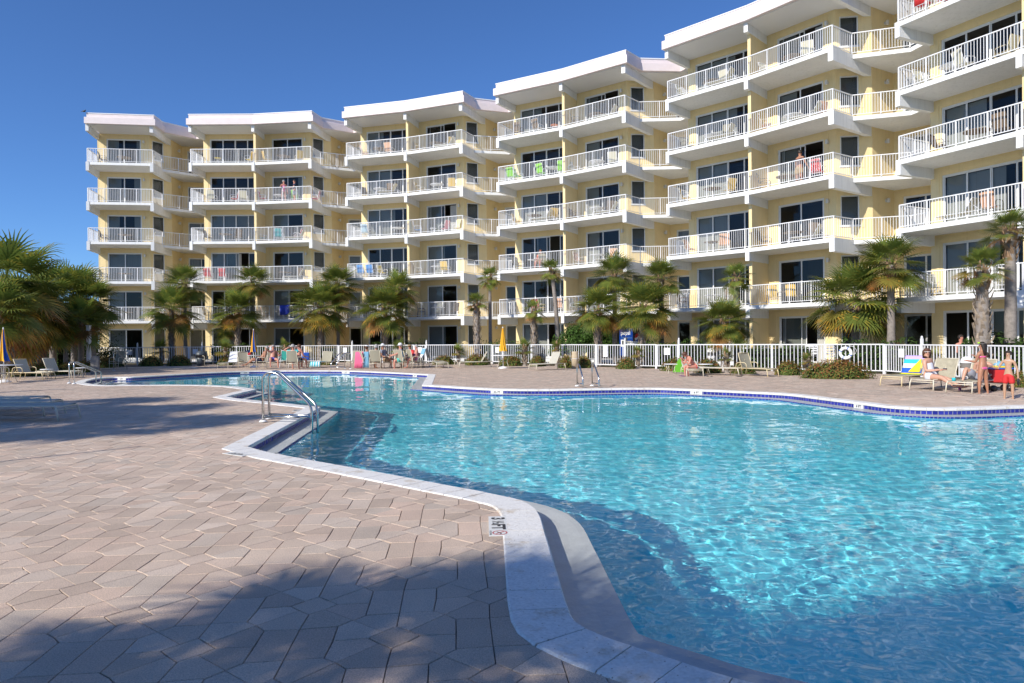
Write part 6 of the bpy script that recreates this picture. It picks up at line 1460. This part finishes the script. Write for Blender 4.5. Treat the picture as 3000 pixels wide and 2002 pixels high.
# ================================================================ BALCONY FURNITURE
for c_, v in (('tealc', (.02, .35, .38)), ('redc', (.65, .04, .05)), ('limec', (.25, .65, .04)), ('yelc', (.80, .60, .05)), ('bluec', (.05, .28, .70)), ('pinkc', (.80, .22, .30)), ('palec', (.62, .58, .42)), ('peach', (.72, .42, .26)), ('lbluec', (.45, .62, .70)), ('goldc', (.72, .48, .10))): M[c_] = mat(c_, v, .7)
PROT = {}
def proto(kind):
    if kind not in PROT:
        k, sl, fr = kind
        e = {'chair': lambda: chair(sl, fr, tall=.58), 'table': lambda: table(.5, .70, sl, fr, name='round_table'), 'lounge': lambda: lounger(62, sl, fr), 'side': lambda: table(.24, .45, sl, fr, name='side_table')}[k]()
        PROT[kind] = [e, False]
    return PROT[kind]
ordw = ['leftmost', 'second', 'third', 'fourth', 'fifth', 'rightmost']
SPEC = { # (block, level, bay): list of (kind, sling, frame, x, y, rz, words)
 (1, 5, 1): [('side', 'yelc', 'trim', 1.9, .35, 0, 'low yellow side table'), ('chair', 'yelc', 'trim', 3.9, .8, -1.8, 'yellow sling chair')],
 (1, 4, 1): [('chair', 'palec', 'trim', 1.3, 1.0, PI, 'pale sling chair'), ('chair', 'redc', 'trim', 2.7, .7, -1.4, 'red sling chair'), ('chair', 'palec', 'trim', 3.6, 1.2, PI+.2, 'cream sling chair')],
 (1, 4, 2): [('chair', 'redc', 'trim', 5.5, .9, 1.6, 'red sling chair'), ('chair', 'limec', 'trim', 7.7, 1.2, PI, 'lime sling chair'), ('table', 'trim', 'trim', 6.4, 1.2, 0, 'white round table'), ('chair', 'redc', 'trim', 8.9, 1.0, -1.5, 'bright red sling chair')],
 (1, 3, 2): [('chair', 'tealc', 'trim', 5.3, 1.2, 1.5, 'teal sling chair'), ('chair', 'tealc', 'trim', 6.5, .9, PI, 'teal sling chair facing out'), ('chair', 'redc', 'trim', 7.6, .6, -1.5, 'red low sling chair'), ('lounge', 'palec', 'trim', 7.0, .35, -1.55, 'cream lounger')],
 (1, 2, 1): [('chair', 'redc', 'trim', 1.0, .9, PI, 'dull red sling chair'), ('chair', 'redc', 'trim', 2.1, 1.0, PI, 'crimson sling chair'), ('chair', 'redc', 'trim', 4.1, 1.0, PI-.2, 'red chair by the divider')],
 (2, 3, 2): [('chair', 'bluec', 'trim', 5.7, .8, 1.9, 'sky blue chair'), ('chair', 'pinkc', 'trim', 7.1, 1.0, -1.9, 'pink chair'), ('side', 'trim', 'trim', 6.6, .7, 0, 'white side table'), ('chair', 'yelc', 'trim', 8.1, .9, -1.5, 'yellow chair')],
 (2, 2, 1): [('chair', 'bluec', 'trim', .8, 1.0, PI, 'blue sling chair'), ('chair', 'bluec', 'trim', 1.5, 1.1, PI, 'navy sling chair'), ('chair', 'yelc', 'trim', 2.6, .9, 1.2, 'yellow and blue striped chair')],
 (2, 3, 1): [('chair', 'lbluec', 'trim', 1.2, .9, PI, 'pale blue sling chair'), ('table', 'trim', 'trim', 3.6, 1.1, 0, 'white round table')],
 (3, 4, 1): [('chair', 'limec', 'trim', .7, .9, PI, 'lime green chair'), ('chair', 'limec', 'trim', 1.4, .6, 1.4, 'lime green lounge chair'), ('chair', 'limec', 'trim', 3.0, 1.0, PI-.2, 'lime chair left of the table'), ('table', 'trim', 'trim', 3.7, .9, 0, 'white round table'), ('chair', 'limec', 'trim', 4.3, 1.1, PI+.3, 'lime chair by the divider')],
 (3, 5, 1): [('chair', 'brown', 'darkfr', 1.2, 1.0, PI, 'brown chair'), ('side', 'orange', 'trim', 3.9, .7, 0, 'orange side table'), ('chair', 'brown', 'trim', 2.7, 1.0, PI-.2, 'brown chair with white rail')],
 (3, 1, 1): [('chair', 'redc', 'yel_frame', 2.6, .8, PI, 'red striped chair'), ('chair', 'yelc', 'yel_frame', 3.2, .5, 1.8, 'yellow folding chair'), ('chair', 'peach', 'trim', 4.2, 1.0, PI, 'peach sling chair')],
 (4, 3, 2): [('chair', 'plaid', 'trim', 8.35, .55, PI-.1, 'white chair draped with a red checked towel'), ('table', 'brown', 'darkfr', 6.3, 1.3, 0, 'dark round table'), ('chair', 'goldc', 'darkfr', 5.6, 1.0, 1.8, 'tan chair')],
 (4, 1, 2): [('chair', 'goldc', 'darkfr', 5.9, 1.0, PI, 'gold sling chair by the divider'), ('chair', 'goldc', 'darkfr', 6.9, .9, PI, 'gold sling chair facing out'), ('table', 'brown', 'darkfr', 6.4, 1.6, 0, 'dark round table')],
 (5, 5, 1): [('chair', 'redc', 'trim', 1.0, .5, PI, 'red chair'), ('chair', 'redc', 'trim', 1.9, .7, 2.4, 'red lounge chair'), ('chair', 'bluec', 'trim', 2.8, .8, PI, 'blue chair')],
 (5, 4, 1): [('chair', 'palec', 'trim', .9, .8, 1.5, 'white tall chair'), ('table', 'trim', 'trim', 1.7, 1.0, 0, 'white round table'), ('chair', 'palec', 'trim', 2.5, .9, PI-.4, 'white high chair'), ('chair', 'palec', 'yel_frame', 3.5, 1.0, -1.7, 'beige chair')],
 (5, 3, 1): [('chair', 'brown', 'darkfr', 1.5, 1.0, 1.7, 'dark wicker chair'), ('table', 'brown', 'darkfr', 2.6, 1.1, 0, 'dark round table'), ('chair', 'brown', 'darkfr', 3.8, 1.0, PI, 'dark brown armchair')],
 (5, 2, 1): [('lounge', 'palec', 'trim', 1.4, .5, -1.57, 'cream lounger'), ('chair', 'peach', 'darkfr', 3.4, .9, PI, 'tan chair')],
}
for b, k in ((0, 5), (0, 4), (0, 3), (0, 2), (0, 1)): SPEC.setdefault((b, k, 2), [('chair', 'brown' if k != 1 else 'goldc', 'darkfr', 5.9, .9, 1.6, 'brown chair' if k != 1 else 'gold chair'), ('table', 'brown', 'darkfr', 7.0, 1.0, 0, 'brown round table'), ('chair', 'palec', 'cream', 8.5, .9, -1.4, 'cream chair')][:3 if k != 4 else 0])
rb = R(44)
sets = [('palec', 'trim', 'cream'), ('brown', 'darkfr', 'dark brown'), ('brown', 'darkfr', 'dark brown'), ('brown', 'brown', 'deep brown'), ('peach', 'cream', 'peach-coloured'), ('sling', 'darkfr', 'olive'), ('goldc', 'cream', 'honey-coloured'), ('slingp', 'trim', 'pale')]
bayw = {1: 'left', 2: 'right'}
for b in range(6):
    for k in range(1, 6):
        for bay in (1, 2):
            if b == 0 and bay == 1: continue
            if b == 5 and bay == 2: continue
            sp_ = SPEC.get((b, k, bay))
            if sp_ is None:
                sl, fr, wd = rb.choice(sets); x0 = 1.0 if bay == 1 else 5.6; tp = 'trim' if rb.random() < .35 else 'brown'; tw = 'white' if tp == 'trim' else 'brown'
                sp_ = [('chair', sl, fr, x0+rb.uniform(-.2, .3), rb.uniform(.7, 1.2), rb.uniform(1.2, 2.4), wd+' chair left of the table'), ('table', tp, fr, x0+1.2, 1.05, 0, tw+' round table'), ('chair', sl, fr, x0+2.1+rb.uniform(-.2, .3), rb.uniform(.8, 1.3), rb.uniform(3.0, 4.4), wd+' chair right of the table')]
                if rb.random() < .45: sp_.append(('lounge', 'palec', 'trim', x0+1.3, .32, -1.5, 'cream lounger'))
            for kind, sl, fr, x, y, rz, wd in sp_:
                pr_ = proto((kind, sl, fr)); e = pr_[0] if not pr_[1] else copy_tree(pr_[0]); pr_[1] = True
                e.location = LW(b, x, y-(.12 if bay == 2 else 0), ST(k)+.003); e.rotation_euler = (0, 0, BL[b][2]+rz)
                blk = ordw[b]+' block'
                e['label'] = '%s, %s-floor balcony, %s bay of the %s' % (wd, floor_word[k], bayw[bay], blk); e['category'] = {'chair': 'chair', 'table': 'table', 'lounge': 'lounger', 'side': 'table'}[kind]; e['group'] = {'chair': 'chairs on the balconies', 'table': 'tables on the balconies', 'side': 'tables on the balconies', 'lounge': 'loungers on the balconies'}[kind]
# towels hung over balcony railings
def rail_towel(b, x0, x1, k, m, label, y=.0):
    zt = RZ(k); P = lambda x, o, z: LW(b, x, y+(x-4.8)*(-.142 if x > 4.8 else 0)-o, z); mb = MB()
    pr_ = [(-.06, zt-.5), (-.045, zt-.02), (0, zt+.012), (.045, zt-.02), (.05, zt-.35), (.055, zt-.72)]; n = 8; vs = [P(x0+(x1-x0)*j/n, o+(.008*math.sin(j*2.2) if i > 3 else 0), z) for i, (o, z) in enumerate(pr_) for j in range(n+1)]
    mb.add(vs, [(i*(n+1)+j, i*(n+1)+j+1, (i+1)*(n+1)+j+1, (i+1)*(n+1)+j) for i in range(5) for j in range(n)], 0, True)
    o = mb.build('towel', M[m], None); o.modifiers.new('t', 'SOLIDIFY').thickness = .006; tag(o, label, 'towel')
rail_towel(1, 6.75, 7.5, 1, 'royal', 'royal blue towel over the second-floor railing of the second block')
rail_towel(5, .75, 1.15, 5, 'redp', 'red towel over the top-floor railing of the rightmost block')
# ================================================================ DUNE SCRUB BEHIND THE VIEWER (mirrored in glass and water)
def belt(rl):
    x = rl.uniform(-75, 60); n_ = noise.noise(Vector((x*.09, 3, 1)))*2.2+noise.noise(Vector((x*.4, 9, 1)))*.9; h = 4.6+n_
    z = rl.uniform(0, 1)**.6*h
    return Vector((x, -34+rl.uniform(-2, 2), z)), Vector((0, 1, .4))
mb_, cols_ = leafy(77, belt, 9000, .55, lambda rl, p: tuple(c*rl.uniform(.5, 1.4) for c in (.045, .055, .025)))
tag(mb_.build('tree_belt', M['leaf'], cols=cols_), 'dark belt of coastal scrub behind the viewer, seen only mirrored in the glass', 'scrub', kind='stuff')
